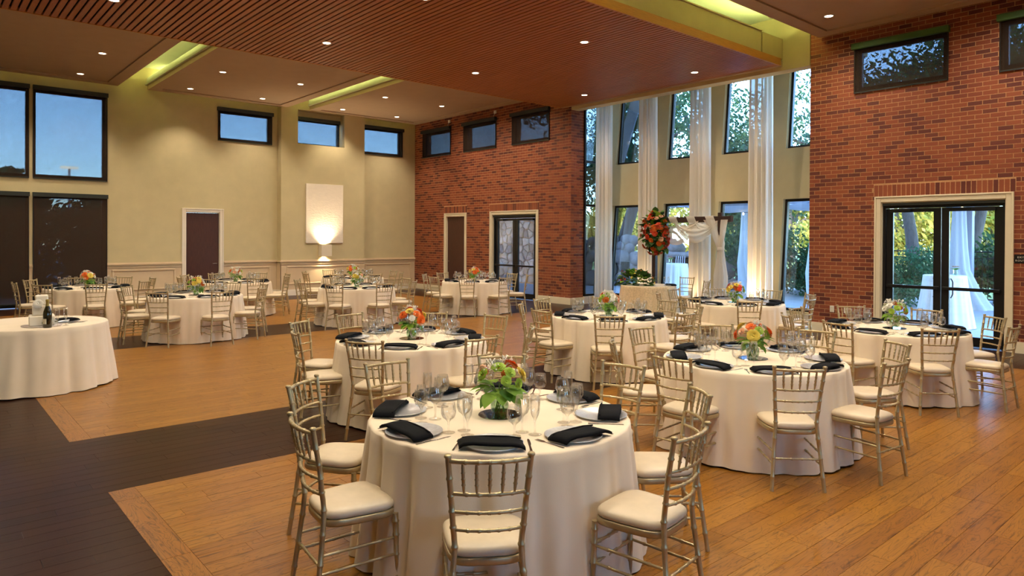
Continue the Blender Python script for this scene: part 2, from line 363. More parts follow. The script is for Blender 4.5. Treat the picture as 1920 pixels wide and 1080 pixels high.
for x0, x1, y0, y1, mk, ax in fields:
    if ax == 0:
        n = max(1, round((y1-y0)/.128)); wd = (y1-y0)/n
        for i in range(n):
            x = x0 - rnd.random()*1.0
            while x < x1:
                l = rnd.choice((.5, .8, 1.1, 1.4, 1.8)); a, b = max(x, x0), min(x+l, x1); x += l
                if b-a > .02: planks.append((a+G, b-G, y0+i*wd+G, y0+(i+1)*wd-G, mk))
    else:
        y = y0 - rnd.random()
        while y < y1:
            l = rnd.choice((.8, 1.1, 1.4)); a, b = max(y, y0), min(y+l, y1); y += l
            if b-a > .02: planks.append((x0+G, x1-G, a+G, b-G, mk))
planks.sort(key=lambda p: -qarea([(p[0],p[2],0),(p[1],p[2],0),(p[1],p[3],0),(p[0],p[3],0)]))
def plank_mb(mb, a, b, c, d):
    e = .0007
    mb.add([(a,c,-.011),(b,c,-.011),(b,d,-.011),(a,d,-.011),(a+e,c+e,0),(b-e,c+e,0),(b-e,d-e,0),(a+e,d-e,0)], [(4,5,6,7),(0,1,5,4),(1,2,6,5),(2,3,7,6),(3,0,4,7)])
rest = {}
for i, (a, b, c, d, mk) in enumerate(planks):
    if i < 300:
        mb = MB(); cx, cy = (a+b)/2, (c+d)/2; plank_mb(mb, a-cx, b-cx, c-cy, d-cy); mb.build('plank', MT[mk], floor, (cx, cy, 0))
    else: plank_mb(rest.setdefault(mk, MB()), a, b, c, d)
# all remaining planks in one mesh with three materials
mb = MB(); mi = []
for j, mk in enumerate(('oak', 'oak_y', 'dark_oak')):
    if mk in rest: mb.add(rest[mk].v, rest[mk].f); mi += [j]*len(rest[mk].f)
o = mb.build('planks', None, floor)
for mk in ('oak', 'oak_y', 'dark_oak'): o.data.materials.append(MT[mk])
o.data.polygons.foreach_set('material_index', mi); stuffpart(o)

# ---------------------------------------------------------------- brick walls
BC, BL, JT = .0754, .2134, .0115
def brick_pieces(u0, u1, z0, z1, holes, soldiers=()):
    """pieces (u0,u1,z0,z1); soldiers: (u0,u1,z0) rows of upright bricks"""
    hs = list(holes) + [(s[0], s[1], s[2], s[2]+BL) for s in soldiers]
    k = 0; z = z0
    while z < z1-.02:
        zt = min(z+BC, z1)
        iv = [(u0, u1)]
        for h in hs:
            if min(zt, h[3])-max(z, h[2]) > .03:
                nv = []
                for a, b in iv:
                    if h[1] <= a or h[0] >= b: nv.append((a, b)); continue
                    if h[0] > a: nv.append((a, h[0]))
                    if h[1] < b: nv.append((h[1], b))
                iv = nv
        start = u0 - (BL/2 if k % 2 else 0)
        n = int((u1-start)/BL)+2
        for i in range(n):
            a, b = start+i*BL, start+(i+1)*BL
            for c, d in iv:
                p, q = max(a, c), min(b, d)
                if q-p > .03: yield (p+JT/2, q-JT/2, z+JT/2, zt-JT/2)
        z += BC; k += 1
    for s in soldiers:
        n = round((s[1]-s[0])/BC); wd = (s[1]-s[0])/n
        for i in range(n): yield (s[0]+i*wd+JT/2, s[0]+(i+1)*wd-JT/2, s[2]+JT/2, s[2]+BL-JT/2)
def brick_box(mb, a, b, c, d, X):
    # front at x = X facing -x
    mb.add([(X,a,c),(X,b,c),(X,b,d),(X,a,d),(X+.012,a,c),(X+.012,b,c),(X+.012,b,d),(X+.012,a,d)], [(3,2,1,0),(0,1,5,4),(1,2,6,5),(2,3,7,6),(3,0,4,7)])
def brick_wall(name, label, u0, u1, holes, soldiers, nsingle=300):
    mb = MB()
    for a, b, c, d in cells(u0, u1, 0, ZD, holes): mb.box(XW+.004, XW+.30, max(a, 12.838) if u0 > 10 else a, min(b, 6.372) if u0 < 10 else b, c, d)
    wl = struct(mb.build(name, MT['mortar']), label, 'brick wall')
    ps = list(brick_pieces(u0, u1, .0, 5.95, holes, soldiers))
    ps.sort(key=lambda p: -qarea([(XW,p[0],p[2]),(XW,p[1],p[2]),(XW,p[1],p[3]),(XW,p[0],p[3])]))
    cache = {}; st = MB()
    for i, (a, b, c, d) in enumerate(ps):
        if i < nsingle:
            key = (round(b-a, 4), round(d-c, 4))
            if key not in cache:
                m = MB(); brick_box(m, -(b-a)/2, (b-a)/2, -(d-c)/2, (d-c)/2, 0); cache[key] = m.mesh('brick', MT['brick'])
            inst('brick', cache[key], wl, (XW, (a+b)/2, (c+d)/2))
        else: brick_box(st, a, b, c, d, XW)
    stuffpart(st.build('bricks', MT['brick'], wl))
    return wl
DZ = 2.555                                     # top of all door casings
winA = [(18.27, 19.79, 4.50, 5.27), (15.97, 17.49, 4.50, 5.27), (13.69, 15.16, 4.50, 5.27)]
winB = [(4.04, 5.50, 4.54, 5.30), (1.75, 3.23, 4.54, 5.30)]
d2 = (17.47, 18.45, 0, 2.44); d3 = (14.17, 16.10, 0, 2.45); d4 = (3.165, 5.055, 0, 2.45)
wallA = brick_wall('wall_far_right', 'far red brick wall between the beige wall and the bay', 12.83, YC, winA+[d2, d3], [(17.36, 18.60, DZ), (14.05, 16.23, DZ)])
wallB = brick_wall('wall_right', 'red brick wall to the right of the bay with glass doors', YF, 6.38, winB+[d4], [(3.04, 5.18, DZ)])
# brick returns of the bay (the short faces going outward)
for nm, yy, s in (('wall_bay_left', 12.83, -1), ('wall_bay_right', 6.38, 1)):
    mb = MB(); mb.box(XW+.31, 13.73, min(yy-s*.006, yy-s*.3), max(yy-s*.006, yy-s*.3), 0, ZD)
    wl = struct(mb.build(nm, MT['mortar']), 'short brick return at the %s edge of the bay' % ('far' if s < 0 else 'near'), 'brick wall'); st = MB()
    for k, (a, b, c, d) in enumerate(brick_pieces(XW+.012, 13.73, 0, 5.95, [])):
        m = MB(); y0, y1 = sorted((yy, yy-s*.012)); m.box(a, b, y0, y1, c, d); st.add(m.v, m.f)
    stuffpart(st.build('bricks', MT['brick'], wl))
# side glazing of the bay
def side_glass(nm, yy, lab):
    e = struct(empty(nm, (13.73, yy, 0)), lab, 'window')
    f = MB()
    for x0, x1 in ((0, .05), (.62, .70)): f.box(x0, x1, -.05, .05, .2, 5.6)
    for z in (.2, 2.63, 3.81, 5.55): f.box(0, .9, -.04, .04, z, z+.06)
    f.build('frame', MT['bronze'], e)
    MB().box(.05, .9, -.005, .005, .26, 5.55).build('pane', MT['pane'], e)
    MB().box(0, .85, -.06, .06, 0, .2).build('sill', MT['white_trim'], e)
side_glass('window_1', 12.83, 'tall narrow side window beside the brick edge of the bay')
side_glass('window_2', 6.38, 'side window of the bay hidden behind the right brick wall')

# ---------------------------------------------------------------- beige back wall with pilaster
up = [(.62, 2.20, 3.20, 5.34), (2.27, 3.83, 3.20, 5.34)]; lo = [(.62, 2.20, .0, 2.76), (2.27, 3.83, .0, 2.76)]
cl = [(6.65, 8.15, 4.52, 5.36), (8.87, 10.41, 4.59, 5.40), (11.18, 12.69, 4.52, 5.38)]
d1 = (5.77, 6.68, 0, 2.44)
mb = MB()
for a, b, c, d in cells(XL, XW+.3, 0, ZD, up+lo+cl+[d1]): mb.box(a, b, YC, YC+.25, c, d)
wallC = struct(mb.build('wall_back', MT['beige']), 'tall beige back wall with shaded windows and wainscot', 'wall')
mb = MB()
for a, b, c, d in cells(8.35, 11.12, 0, ZD, [(8.87, 10.41, 4.59, 5.62)]): mb.box(a, b, 20.05, YC, c, d)
pil = struct(mb.build('wall_pilaster', MT['beige']), 'broad beige pilaster with a window recess and wainscot', 'pilaster')
mb = MB().box(8.338, 11.132, 20.038, 20.05, .18, .97); mb.box(8.338, 8.35, 20.038, YC, .18, .97); mb.build('wainscot', MT['cream'], pil)
mb = MB()
for a, b, c, d in cells(3.86, XW, .18, .97, [(5.66, 6.79, 0, 3), (8.33, 11.14, 0, 3)]): mb.box(a, b, YC-.012, YC, c, d)
mb.box(2.2, 2.27, YC-.012, YC, .18, .97)
mb.build('wainscot', MT['cream'], wallC)
def rail_profile(mb, x0, x1, y, z):
    mb.box(x0, x1, y-.035, y, z, z+.03); mb.box(x0, x1, y-.05, y, z+.03, z+.055); mb.box(x0, x1, y-.028, y, z+.055, z+.085); mb.box(x0, x1, y-.022, y, z-.05, z-.02)
r1 = MB()
for x0, x1, y in ((3.86, 5.66, YC-.012), (6.79, 8.338, YC-.012), (8.33, 11.14, 20.038), (11.14, XW, YC-.012), (2.2, 2.27, YC-.012)): rail_profile(r1, x0, x1, y, .985)
r1.box(8.30, 8.338, 20.0, YC, 1.015, 1.04)
struct(r1.build('trim_1', MT['cream']), 'moulded cream chair rail running along the beige wall', 'chair rail')
def picture_mould(mb, x0, x1, z0, z1, y):
    wd = .045
    for a, b, c, d in ((x0, x1, z0, z0+wd), (x0, x1, z1-wd, z1), (x0, x0+wd, z0+wd, z1-wd), (x1-wd, x1, z0+wd, z1-wd)): mb.cbox(a, b, y-.022, y, c, d, .008)
for i, (x0, x1, y) in enumerate(((3.97, 5.50, YC-.012), (6.97, 8.14, YC-.012), (8.52, 10.95, 20.038), (11.30, 13.06, YC-.012))):
    m = MB(); picture_mould(m, x0, x1, .33, .885, y)
    struct(m.build('trim_%d' % (i+2), MT['cream']), ['wainscot panel moulding left of the dark beige-wall door', 'wainscot panel moulding right of the dark beige-wall door', 'wainscot panel moulding on the pilaster below the lit panel', 'wainscot panel moulding next to the brick corner'][i], 'moulding')
def baseboard(nm, segs, lab, mat):
    m = MB()
    for x0, x1, y0, y1, nx, ny in segs:
        m.box(x0, x1, y0, y1, 0, .15); m.box(x0 if not nx else x0+.006*(nx < 0), x1-(.006*(nx > 0)), y0+.006*(ny < 0), y1-.006*(ny > 0), .15, .18)
    struct(m.build(nm, MT[mat]), lab, 'baseboard')
baseboard('baseboard_back', [(3.86, 5.66, YC-.03, YC, 0, -1), (6.79, 8.35, YC-.03, YC, 0, -1), (8.32, 11.15, 20.02, 20.05, 0, -1), (8.32, 8.35, 20.05, YC, -1, 0), (11.15, XW, YC-.03, YC, 0, -1)], 'white baseboard along the beige back wall', 'white_trim')
baseboard('baseboard_far_right', [(XW-.03, XW, 12.80, 14.06, -1, 0), (XW-.03, XW, 16.21, 17.39, -1, 0), (XW-.03, XW, 18.56, YC-.03, -1, 0), (XW, 13.73, 12.80, 12.83, 0, -1)], 'ivory baseboard under the far brick wall', 'trim_ivory')
baseboard('baseboard_right', [(XW-.03, XW, 5.17, 6.41, -1, 0), (XW-.03, XW, YF, 3.05, -1, 0), (XW, 13.73, 6.38, 6.41, 0, 1)], 'ivory baseboard under the right brick wall', 'trim_ivory')
# walls behind the camera
struct(MB().box(XL-.25, XL, YF, YC+.25, 0, ZD).build('wall_left', MT['beige']), 'plain beige wall on the left, out of frame', 'wall')
fill_win = [(-.5, .8, 1.0, 3.2), (4.6, 5.9, 1.0, 3.2)]; mb = MB()  # unseen windows added to bring soft daylight onto the near tables
for a, b, c, d in cells(XL-.25, XW+.3, 0, ZD, fill_win): mb.box(a, b, YF-.25, YF, c, d)
struct(mb.build('wall_front', MT['beige']), 'beige wall with two added fill-light windows behind the viewer, out of frame', 'wall')

# ---------------------------------------------------------------- ceiling
ceil = struct(MB().box(XL-.25, XW+.3, YF-.25, YC+.25, ZD, ZD+.2).build('ceiling', MT['deck']), 'upper ceiling deck seen in the glowing slots between panels', 'ceiling')
ZP = 5.64
def panel(x0, x1, y0, y1, lab):
    e = struct(empty('ceiling_panel', ((x0+x1)/2, (y0+y1)/2, ZP)), lab, 'ceiling panel')
    hx, hy, bw = (x1-x0)/2, (y1-y0)/2, .28
    m = MB()
    m.box(-hx, hx, -hy, -hy+bw, 0, .30); m.box(-hx, hx, hy-bw, hy, 0, .30); m.box(-hx, -hx+bw, -hy+bw, hy-bw, 0, .30); m.box(hx-bw, hx, -hy+bw, hy-bw, 0, .30)
    m.build('border', MT['ceil'], e)
    MB().box(-hx+bw, hx-bw, -hy+bw, hy-bw, .03, .1).build('field', MT['ceil'], e)
    m = MB(); g = .05
    m.box(-hx-g, -hx, -hy-g, hy+g, .12, .17); m.box(hx, hx+g, -hy-g, hy+g, .12, .17); m.box(-hx, hx, -hy-g, -hy, .12, .17)
    m.box(-hx-.02, -hx, -hy, hy, .17, .30); m.box(hx, hx+.02, -hy, hy, .17, .30)
    m.build('ledge', MT['deck'], e)
    return e
PX = [(-4.06, -.36), (.34, 4.07), (4.77, 8.55), (9.24, 13.19)]
pn = ['leftmost', 'left', 'middle', 'right']
for i, (a, b) in enumerate(PX):
    panel(a, b, 13.45, 20.20, 'suspended beige ceiling panel before the beige wall, %s of the row' % pn[i])
    panel(a, b-.05, -3.4, 6.17, 'suspended beige ceiling panel above the foreground, %s of the row' % pn[i])
# cove strips lying on the panel tops, along the slots
def cove(x0, x1, y0, y1, z, lab):
    o = MB().box(-(x1-x0)/2, (x1-x0)/2, -(y1-y0)/2, (y1-y0)/2, 0, .02).build('cove_light', MT['cove'], None, ((x0+x1)/2, (y0+y1)/2, z)); tag(o, lab, 'strip light', 'cove strip lights')
ZT = ZP+.302
for k, (a, b) in enumerate(PX):
    r = pn[k]
    cove(a+.25, b-.25, 20.06, 20.10, ZT, 'yellow-green strip light above the %s ceiling panel, along the beige wall' % r)
    if k < 3: cove(b-.12, b-.08, 13.8, 19.9, ZT, 'yellow-green strip light in the ceiling slot beside the %s far panel' % r)
    cove(a+.25, b-.25, 6.03, 6.07, ZT, 'yellow-green strip light on the %s near panel facing the slatted ceiling' % r)
# slatted wood ceiling
SY0, SY1, SZ, SX1 = 6.95, 13.14, 5.255, 13.15
sl = struct(MB().box(XL, SX1, SY0+.02, SY1-.02, SZ+.05, 5.79).build('slat_ceiling', MT['slat_back']), 'lower ceiling of narrow reddish wood slats over the middle of the room', 'ceiling')
PIT = .1052; sm = MB().cbox(-.0395, .0395, -(SY1-SY0)/2, (SY1-SY0)/2, 0, .022, .003).mesh('slat', MT['slat'])
n = int((SX1-XL)/PIT)
for i in range(n): inst('slat', sm, sl, (SX1-.05-i*PIT, (SY0+SY1)/2, SZ))
m = MB().box(XL, SX1, SY0-.012, SY0+.02, SZ-.006, 5.394); m.box(XL, SX1, SY1-.02, SY1+.012, SZ-.006, 5.394)
m.build('wood_fascia', MT['wood_strip'], sl)
m = MB().box(XL, SX1-.75, SY0-.004, SY0+.02, 5.394, 5.79); m.box(SX1-.70, SX1+.085, SY0-.004, SY0+.02, 5.394, 5.79); m.box(XL, SX1-.75, SY0-.03, SY0+.02, 5.79, 5.81); m.box(XL, SX1, SY1-.02, SY1+.004, 5.394, 5.79)
m.build('painted_fascia', MT['beige'], sl)
MB().box(SX1, SX1+.085, SY0, SY1, SZ-.006, 5.35).build('end_trim', MT['ceil'], sl)
for k, (y, lab) in enumerate(((SY0+.10, 'near'), (SY1-.10, 'far'))):
    o = MB().box(-8.5, 8.5, -.02, .02, 0, .02).build('cove_light', MT['cove'], None, (4.2, y, 5.79)); tag(o, 'long yellow-green strip light on the %s edge of the slatted ceiling' % lab, 'strip light', 'cove strip lights')
# header across the bay and bay soffit
m = MB().box(XW, 13.52, 6.386, 12.824, 5.165, ZD); m.box(13.52, 15.2, 6.1, 13.1, 5.62, ZD)
struct(m.build('trim_6', MT['beige']), 'beige header beam across the top of the window bay', 'header')

# ---------------------------------------------------------------- recessed downlights
ring_me = MB().lathe([(.062, .004), (.075, -.006), (.088, -.006), (.092, 0), (.062, .004)], 20).mesh('trim_ring', MT['ring'])
lens_me = MB().add([(.066*math.cos(2*PI*k/20), .066*math.sin(2*PI*k/20), -.003) for k in range(20)], [tuple(range(20))[::-1]]).mesh('lens', MT['bulb'])
def downlight(x, y, z, lab, cone=158, blend=1.0, power=1.0):
    e = empty('downlight', (x, y, z)); tag(e, lab, 'ceiling light', 'recessed downlights')
    inst('trim_ring', ring_me, e); inst('lens', lens_me, e)
    light('downlight_lamp', 'SPOT', (0, 0, -.03), DOWN_W*power, WARM, e, spot_size=R(cone), spot_blend=blend, shadow_soft_size=.06)
col6 = [(1.24, 'first'), (3.12, 'second'), (5.62, 'third'), (7.55, 'fourth'), (10.03, 'fifth'), (11.95, 'sixth')]
for y, rn in ((19.44, 'back row nearest the beige wall'), (16.93, 'middle row of the far panels'), (14.48, 'front row of the far panels')):
    for x, cn in col6: downlight(x, y, ZP+.03, 'round downlight in a beige panel, %s from left, %s' % (cn, rn), *((98, .75, .9) if y > 19 else ()))
for x, cn in ((-1.05, 'leftmost'), (2.28, 'second from left'), (5.65, 'third from left'), (9.03, 'fourth from left'), (12.39, 'rightmost')):
    for y, rn in ((11.57, 'far'), (8.44, 'near')): downlight(x, y, SZ, 'round downlight in the slatted wood ceiling, %s, %s row' % (cn, rn))
for y, rn in ((5.50, 'beside the slatted ceiling'), (3.0, 'over the foreground tables'), (.5, 'above the viewer')):
    for x, cn in col6[:5]+[(12.08, 'sixth')]: downlight(x, y, ZP+.03, 'round downlight in a near beige panel, %s from left, %s' % (cn, rn))

# ---------------------------------------------------------------- windows and shades
WN = [2]
def window_x(y0, y1, z0, z1, lab):
    """window in the right wall; frame set in the opening"""
    WN[0] += 1; e = struct(empty('window_%d' % WN[0], (XW+.12, (y0+y1)/2, z0)), lab, 'window'); h = (y1-y0)/2; t = .06; f = MB()
    for a, b, c, d in ((-h, h, 0, t), (-h, h, z1-z0-t, z1-z0), (-h, -h+t, t, z1-z0-t), (h-t, h, t, z1-z0-t)): f.box(-.04, .04, a, b, c, d)
    f.build('frame', MT['bronze'], e); MB().box(-.004, .004, -h+t, h-t, t, z1-z0-t).build('pane', MT['pane'], e)
def window_y(x0, x1, z0, z1, lab, mull=()):
    WN[0] += 1; e = struct(empty('window_%d' % WN[0], ((x0+x1)/2, YC+.12, z0)), lab, 'window'); h = (x1-x0)/2; t = .07; f = MB()
    for a, b, c, d in ((-h, h, 0, t), (-h, h, z1-z0-t, z1-z0), (-h, -h+t, t, z1-z0-t), (h-t, h, t, z1-z0-t)): f.box(a, b, -.04, .04, c, d)
    f.build('frame', MT['bronze'], e); MB().box(-h+t, h-t, -.004, .004, t, z1-z0-t).build('pane', MT['pane'], e)
def shade(axis, u0, u1, z0, z1, lab, mat, boxmat='shade_box', plane=None, ov=.035):
    """roller shade: cassette on the wall face, hanging cloth, hem bar, side channels"""
    c = (u0+u1)/2; h = (u1-u0)/2
    if axis == 'x': e = empty('roller_shade', (plane or XW, c, z0)); mk = lambda m, a, b, d0, d1, p, q: m.box(-d1, -d0, a, b, p, q)
    else: e = empty('roller_shade', (c, plane or YC, z0)); mk = lambda m, a, b, d0, d1, p, q: m.box(a, b, -d1, -d0, p, q)
    tag(e, lab, 'roller shade', 'roller shades over the windows'); H = z1-z0
    m = MB(); mk(m, -h-ov, h+ov, .0, .10, H-.10, H); m.build('cassette', MT[boxmat], e)
    m = MB(); mk(m, -h, h, .024, .026, .02, H-.09); m.build('cloth', MT[mat], e)
    m = MB(); mk(m, -h, h, .018, .034, .0, .024); m.build('hem_bar', MT['shade_box'], e)
    m = MB(); mk(m, -h-.012, -h+.006, 0, .03, .0, H-.1); m.build('side_channel', MT['bronze'], e); m = MB(); mk(m, h-.006, h+.012, 0, .03, 0, H-.1); m.build('side_channel', MT['bronze'], e)
    return e
pos = ['nearest the beige wall', 'in the middle of three', 'nearest the bay']
for i, (a, b, c, d) in enumerate(winA):
    window_x(a, b, c, d, 'small high window in the far brick wall, %s' % pos[i])
    shade('x', a-.03, b+.03, 4.45, 5.37, 'lowered brown shade on the far brick wall, %s' % pos[i], 'shade')
for i, (a, b, c, d) in enumerate(winB):
    window_x(a, b, c, d, 'small high window in the right brick wall, %s' % ['left one above the glass doors', 'cut by the frame edge'][i])
    shade('x', a-.03, b+.03, 4.48, 5.39, 'lowered shade with cassette tinted by cove glow on the right brick wall, %s' % ['left one', 'at the frame edge'][i], 'shade', 'shade_box_cove_tint')
for i, (a, b, c, d) in enumerate(up):
    window_y(a, b, c, d, 'tall upper window in the beige wall, %s pane' % ['left', 'right'][i])
    shade('y', a-.02+.035*i, b-.015+.035*i, 3.16, 5.42, 'brown shade over the upper beige-wall window, %s one' % ['left', 'right'][i], 'shade', ov=.02)
for i, (a, b, c, d) in enumerate(lo):
    window_y(a, b, .02, d, 'floor-length lower window in the beige wall, %s pane' % ['left', 'right'][i])
    shade('y', a-.02+.035*i, b-.015+.035*i, .10 if i == 0 else .04, 2.82, 'dark shade over the floor-length beige-wall window, %s one' % ['left', 'right'][i], 'shade_dark', ov=.02)
cn = ['left of the pilaster', 'recessed in the pilaster', 'right of the pilaster']
for i, (a, b, c, d) in enumerate(cl):
    window_y(a, b, c, d, 'small high window in the beige wall, %s' % cn[i])
    shade('y', a-.02, b+.02-(.1 if i == 1 else 0), 4.49 if i != 1 else 4.60, 5.44, 'lowered shade on the high beige-wall window, %s' % cn[i], 'shade', plane=YC)

for i, (a, b, c, d) in enumerate(fill_win):  # frames and panes of the added, unseen fill-light windows
    WN[0] += 1; e = struct(empty('window_%d' % WN[0], ((a+b)/2, YF-.12, c)), 'added fill-light window behind the viewer, %s one' % ['left', 'right'][i], 'window'); h = (b-a)/2; t = .07; f = MB(); H = d-c
    for p, q, r_, s_ in ((-h, h, 0, t), (-h, h, H-t, H), (-h, -h+t, t, H-t), (h-t, h, t, H-t), (-.04, .04, t, H-t)): f.box(p, q, -.04, .04, r_, s_)
    f.build('frame', MT['bronze'], e); MB().box(-h+t, h-t, -.004, .004, t, H-t).build('pane', MT['pane'], e)
# ---------------------------------------------------------------- doors
def casing(e, axis, w2, top, cw=.11, mat='trim_ivory', jamb=.12):
    """door casing in the local frame of e: opening of half width w2, centred; face at 0, toward the room negative"""
    m = MB()
    def bx(a, b, p, q, d0, d1):
        if axis == 'x': m.cbox(d0, d1, a, b, p, q, .005)
        else: m.cbox(a, b, d0, d1, p, q, .005)
    for s in (-1, 1):
        a, b = sorted((s*w2, s*(w2+cw*.72))); bx(a, b, 0, top+cw*.72, -.022, 0)
        a, b = sorted((s*(w2+cw*.72), s*(w2+cw))); bx(a, b, 0, top+cw, -.036, 0)
    bx(-w2, w2, top, top+cw*.72, -.022, 0); bx(-w2-cw*.72, w2+cw*.72, top+cw*.72, top+cw, -.036, 0)
    for s in (-1, 1):
        a, b = sorted((s*w2, s*(w2-.015))); bx(a, b, 0, top, 0, jamb)
    bx(-w2, w2, top-.015, top, 0, jamb)
    m.build('casing', MT[mat], e)
def lever(e, axis, u, z, d, sgn):
    m = MB()
    if axis == 'x': m.tube([(d, u, z), (d-.05, u, z), (d-.055, u+.02*sgn, z), (d-.055, u+.11*sgn, z-.003)], [.012, .011, .010, .008], 8); m.lathe([(0, 0), (.03, 0), (.03, .008), (0, .01)], 12)
    else: m.tube([(u, d, z), (u, d-.05, z), (u+.02*sgn, d-.055, z), (u+.11*sgn, d-.055, z-.003)], [.012, .011, .010, .008], 8)
    return m
e = struct(empty('door_1', ((d1[0]+d1[1])/2, YC, 0)), 'dark brown single door with white frame in the beige wall', 'door'); hw = (d1[1]-d1[0])/2
casing(e, 'y', hw, 2.44, .105, 'white_trim'); lf = MB().cbox(-hw+.017, hw-.017, .04, .085, .008, 2.422, .003).build('leaf', MT['door_wood'], e)
h = lever(None, 'y', hw-.09, 1.0, .04, -1); h.build('handle', MT['chrome'], lf)
m = MB(); [m.box(-hw+.012, -hw+.02, .025, .045, z, z+.1) for z in (.25, 1.2, 2.1)]; m.build('hinge', MT['chrome'], lf)
e = struct(empty('door_2', (XW, (d2[0]+d2[1])/2, 0)), 'dark brown single door with ivory frame in the brick wall', 'door'); hw = (d2[1]-d2[0])/2
casing(e, 'x', hw, 2.44, .11); lf = MB().cbox(.04, .085, -hw+.017, hw-.017, .008, 2.422, .003).build('leaf', MT['door_wood'], e)
lever(None, 'x', hw-.09, 1.0, .04, -1).build('handle', MT['chrome'], lf)
m = MB(); [m.box(.025, .045, -hw+.012, -hw+.02, z, z+.1) for z in (.25, 1.2, 2.1)]; m.build('hinge', MT['chrome'], lf)
def glass_doors(nm, hole, lab):
    y0, y1 = hole[0], hole[1]; hw = (y1-y0)/2
    e = struct(empty(nm, (XW, (y0+y1)/2, 0)), lab, 'glass doors'); casing(e, 'x', hw, 2.45, .108, jamb=.16)
    m = MB().box(.05, .16, -hw+.015, hw-.015, 2.34, 2.435); m.box(.05, .16, hw-.06, hw-.015, 0, 2.34); m.box(.05, .16, -hw+.015, -hw+.06, 0, 2.34); m.build('door_frame', MT['black'], e)
    MB().cbox(-.0, .12, -hw+.02, hw-.02, 2.385, 2.432, .006).build('shade_cassette', MT['shade_box'], e)
    for s in (-1, 1):
        a, b = (.004, hw-.062) if s > 0 else (-hw+.062, -.004)
        f = MB(); st = .115
        f.box(.08, .125, a, a+st, .015, 2.335); f.box(.08, .125, b-st, b, .015, 2.335); f.box(.08, .125, a+st, b-st, .015, .17); f.box(.08, .125, a+st, b-st, 2.27, 2.335)
        lf = f.build('leaf', MT['black'], e)
        for p, q in ((.17, .93), (.985, 2.27)): MB().box(.1, .106, a+st, b-st, p, q).build('pane', MT['pane'], lf)
        MB().cbox(.03, .08, a+.02, b-.02, .93, .985, .006).build('push_bar', MT['black'], lf)
        u = a+.13 if s > 0 else b-.13; g = .01*s
        MB().tube([(.14, u, .80), (.19, u, .82), (.20, u+g, .86), (.20, u+g, 1.06), (.19, u, 1.10), (.14, u, 1.12)], .011, 8).build('pull_handle', MT['black'], lf)
        c0, c1 = (b-.42, b-.08) if s > 0 else (a+.08, a+.42)
        MB().cbox(.01, .08, c0, c1, 2.265, 2.33, .006).build('door_closer', MT['black'], lf)
glass_doors('door_3', d3, 'black framed double glass doors in the far brick wall facing a stone wall')
glass_doors('door_4', d4, 'black framed double glass doors in the right brick wall onto the patio')

# ---------------------------------------------------------------- leaning window wall of the bay
BX0, BK, BT = 14.20, .09, .24
def bay_x(z): return BX0 + BK*z
WL = [12.41, 10.73, 9.14, 7.54]; WWID = 1.0
holes = []
for yl in WL: holes += [(yl-WWID, yl, .24, 2.655), (yl-WWID, yl, 3.77, 5.56)]
m = MB()
for a, b, c, d in cells(6.30, 12.91, 0, 5.62, holes):
    xs = [bay_x(c), bay_x(d)]
    m.add([(xs[0],a,c),(xs[0]+BT,a,c),(xs[0]+BT,b,c),(xs[0],b,c),(xs[1],a,d),(xs[1]+BT,a,d),(xs[1]+BT,b,d),(xs[1],b,d)], [(3,2,1,0),(4,5,6,7),(0,1,5,4),(1,2,6,5),(2,3,7,6),(3,0,4,7)])
struct(m.build('wall_bay', MT['beige']), 'beige bay wall leaning outward with two rows of windows', 'wall')
m = MB().box(BX0-.03, BX0+.02, 6.41, 12.80, 0, .18)
struct(m.build('baseboard_bay', MT['white_trim']), 'white baseboard under the bay windows', 'baseboard')
ordn = ['first from the far end', 'second from the far end', 'third from the far end', 'nearest the right brick wall']
for i, yl in enumerate(WL):
    for c, d, nm in ((.24, 2.655, 'lower'), (3.77, 5.56, 'upper')):
        WN[0] += 1; e = struct(empty('window_%d' % WN[0], (bay_x(c)+.13, yl-WWID/2, c)), '%s bay window with dark frame, %s' % (nm, ordn[i]), 'window')
        def slab(mb, a, b, p, q, t0, t1):
            mb.add([(BK*p+t0,a,p),(BK*p+t1,a,p),(BK*p+t1,b,p),(BK*p+t0,b,p),(BK*q+t0,a,q),(BK*q+t1,a,q),(BK*q+t1,b,q),(BK*q+t0,b,q)], [(3,2,1,0),(4,5,6,7),(0,1,5,4),(1,2,6,5),(2,3,7,6),(3,0,4,7)])
        f = MB(); h = WWID/2; H = d-c; t = .055
        for a, b, p, q in ((-h, h, 0, t), (-h, h, H-t, H), (-h, -h+t, t, H-t), (h-t, h, t, H-t)): slab(f, a, b, p, q, -.035, .06)
        f.build('frame', MT['bronze'], e)
        f = MB(); slab(f, -h+t, h-t, t, H-t, 0, .006); f.build('pane', MT['pane'], e)
# ================================================================ FURNITURE
# ---------------------------------------------------------------- bamboo-style chair, facing +y, origin on the floor under the seat centre
def catmull(pts, t):
    n = len(pts)-1; f = min(t*n, n-1e-6); i = int(f); u = f-i
    P = [Vector(pts[max(0, min(n, i+k))]) for k in (-1, 0, 1, 2)]
    return .5*((2*P[1]) + (P[2]-P[0])*u + (2*P[0]-5*P[1]+4*P[2]-P[3])*u*u + (3*P[1]-P[0]-3*P[2]+P[3])*u**3)
def bamboo(mb, pts, r0, r1, rings, n=8, bump=.0032, steps=6):
    ln = sum((Vector(pts[i+1])-Vector(pts[i])).length for i in range(len(pts)-1)); e = .005/ln
    ts = [(i/steps, 0) for i in range(steps+1)]
    for r in rings: ts += [(r-e*1.6, 0), (r-e*.6, 1), (r+e*.6, 1), (r+e*1.6, 0)]
    ts = sorted(t for t in ts if 0 <= t[0] <= 1); clean = [ts[0]]
    for t in ts[1:]:
        if t[0]-clean[-1][0] > 1e-4: clean.append(t)
    P = [catmull(pts, t) for t, b in clean]; rad = [(r0+(r1-r0)*t)+b*bump for t, b in clean]
    return mb.tube(P, rad, n)
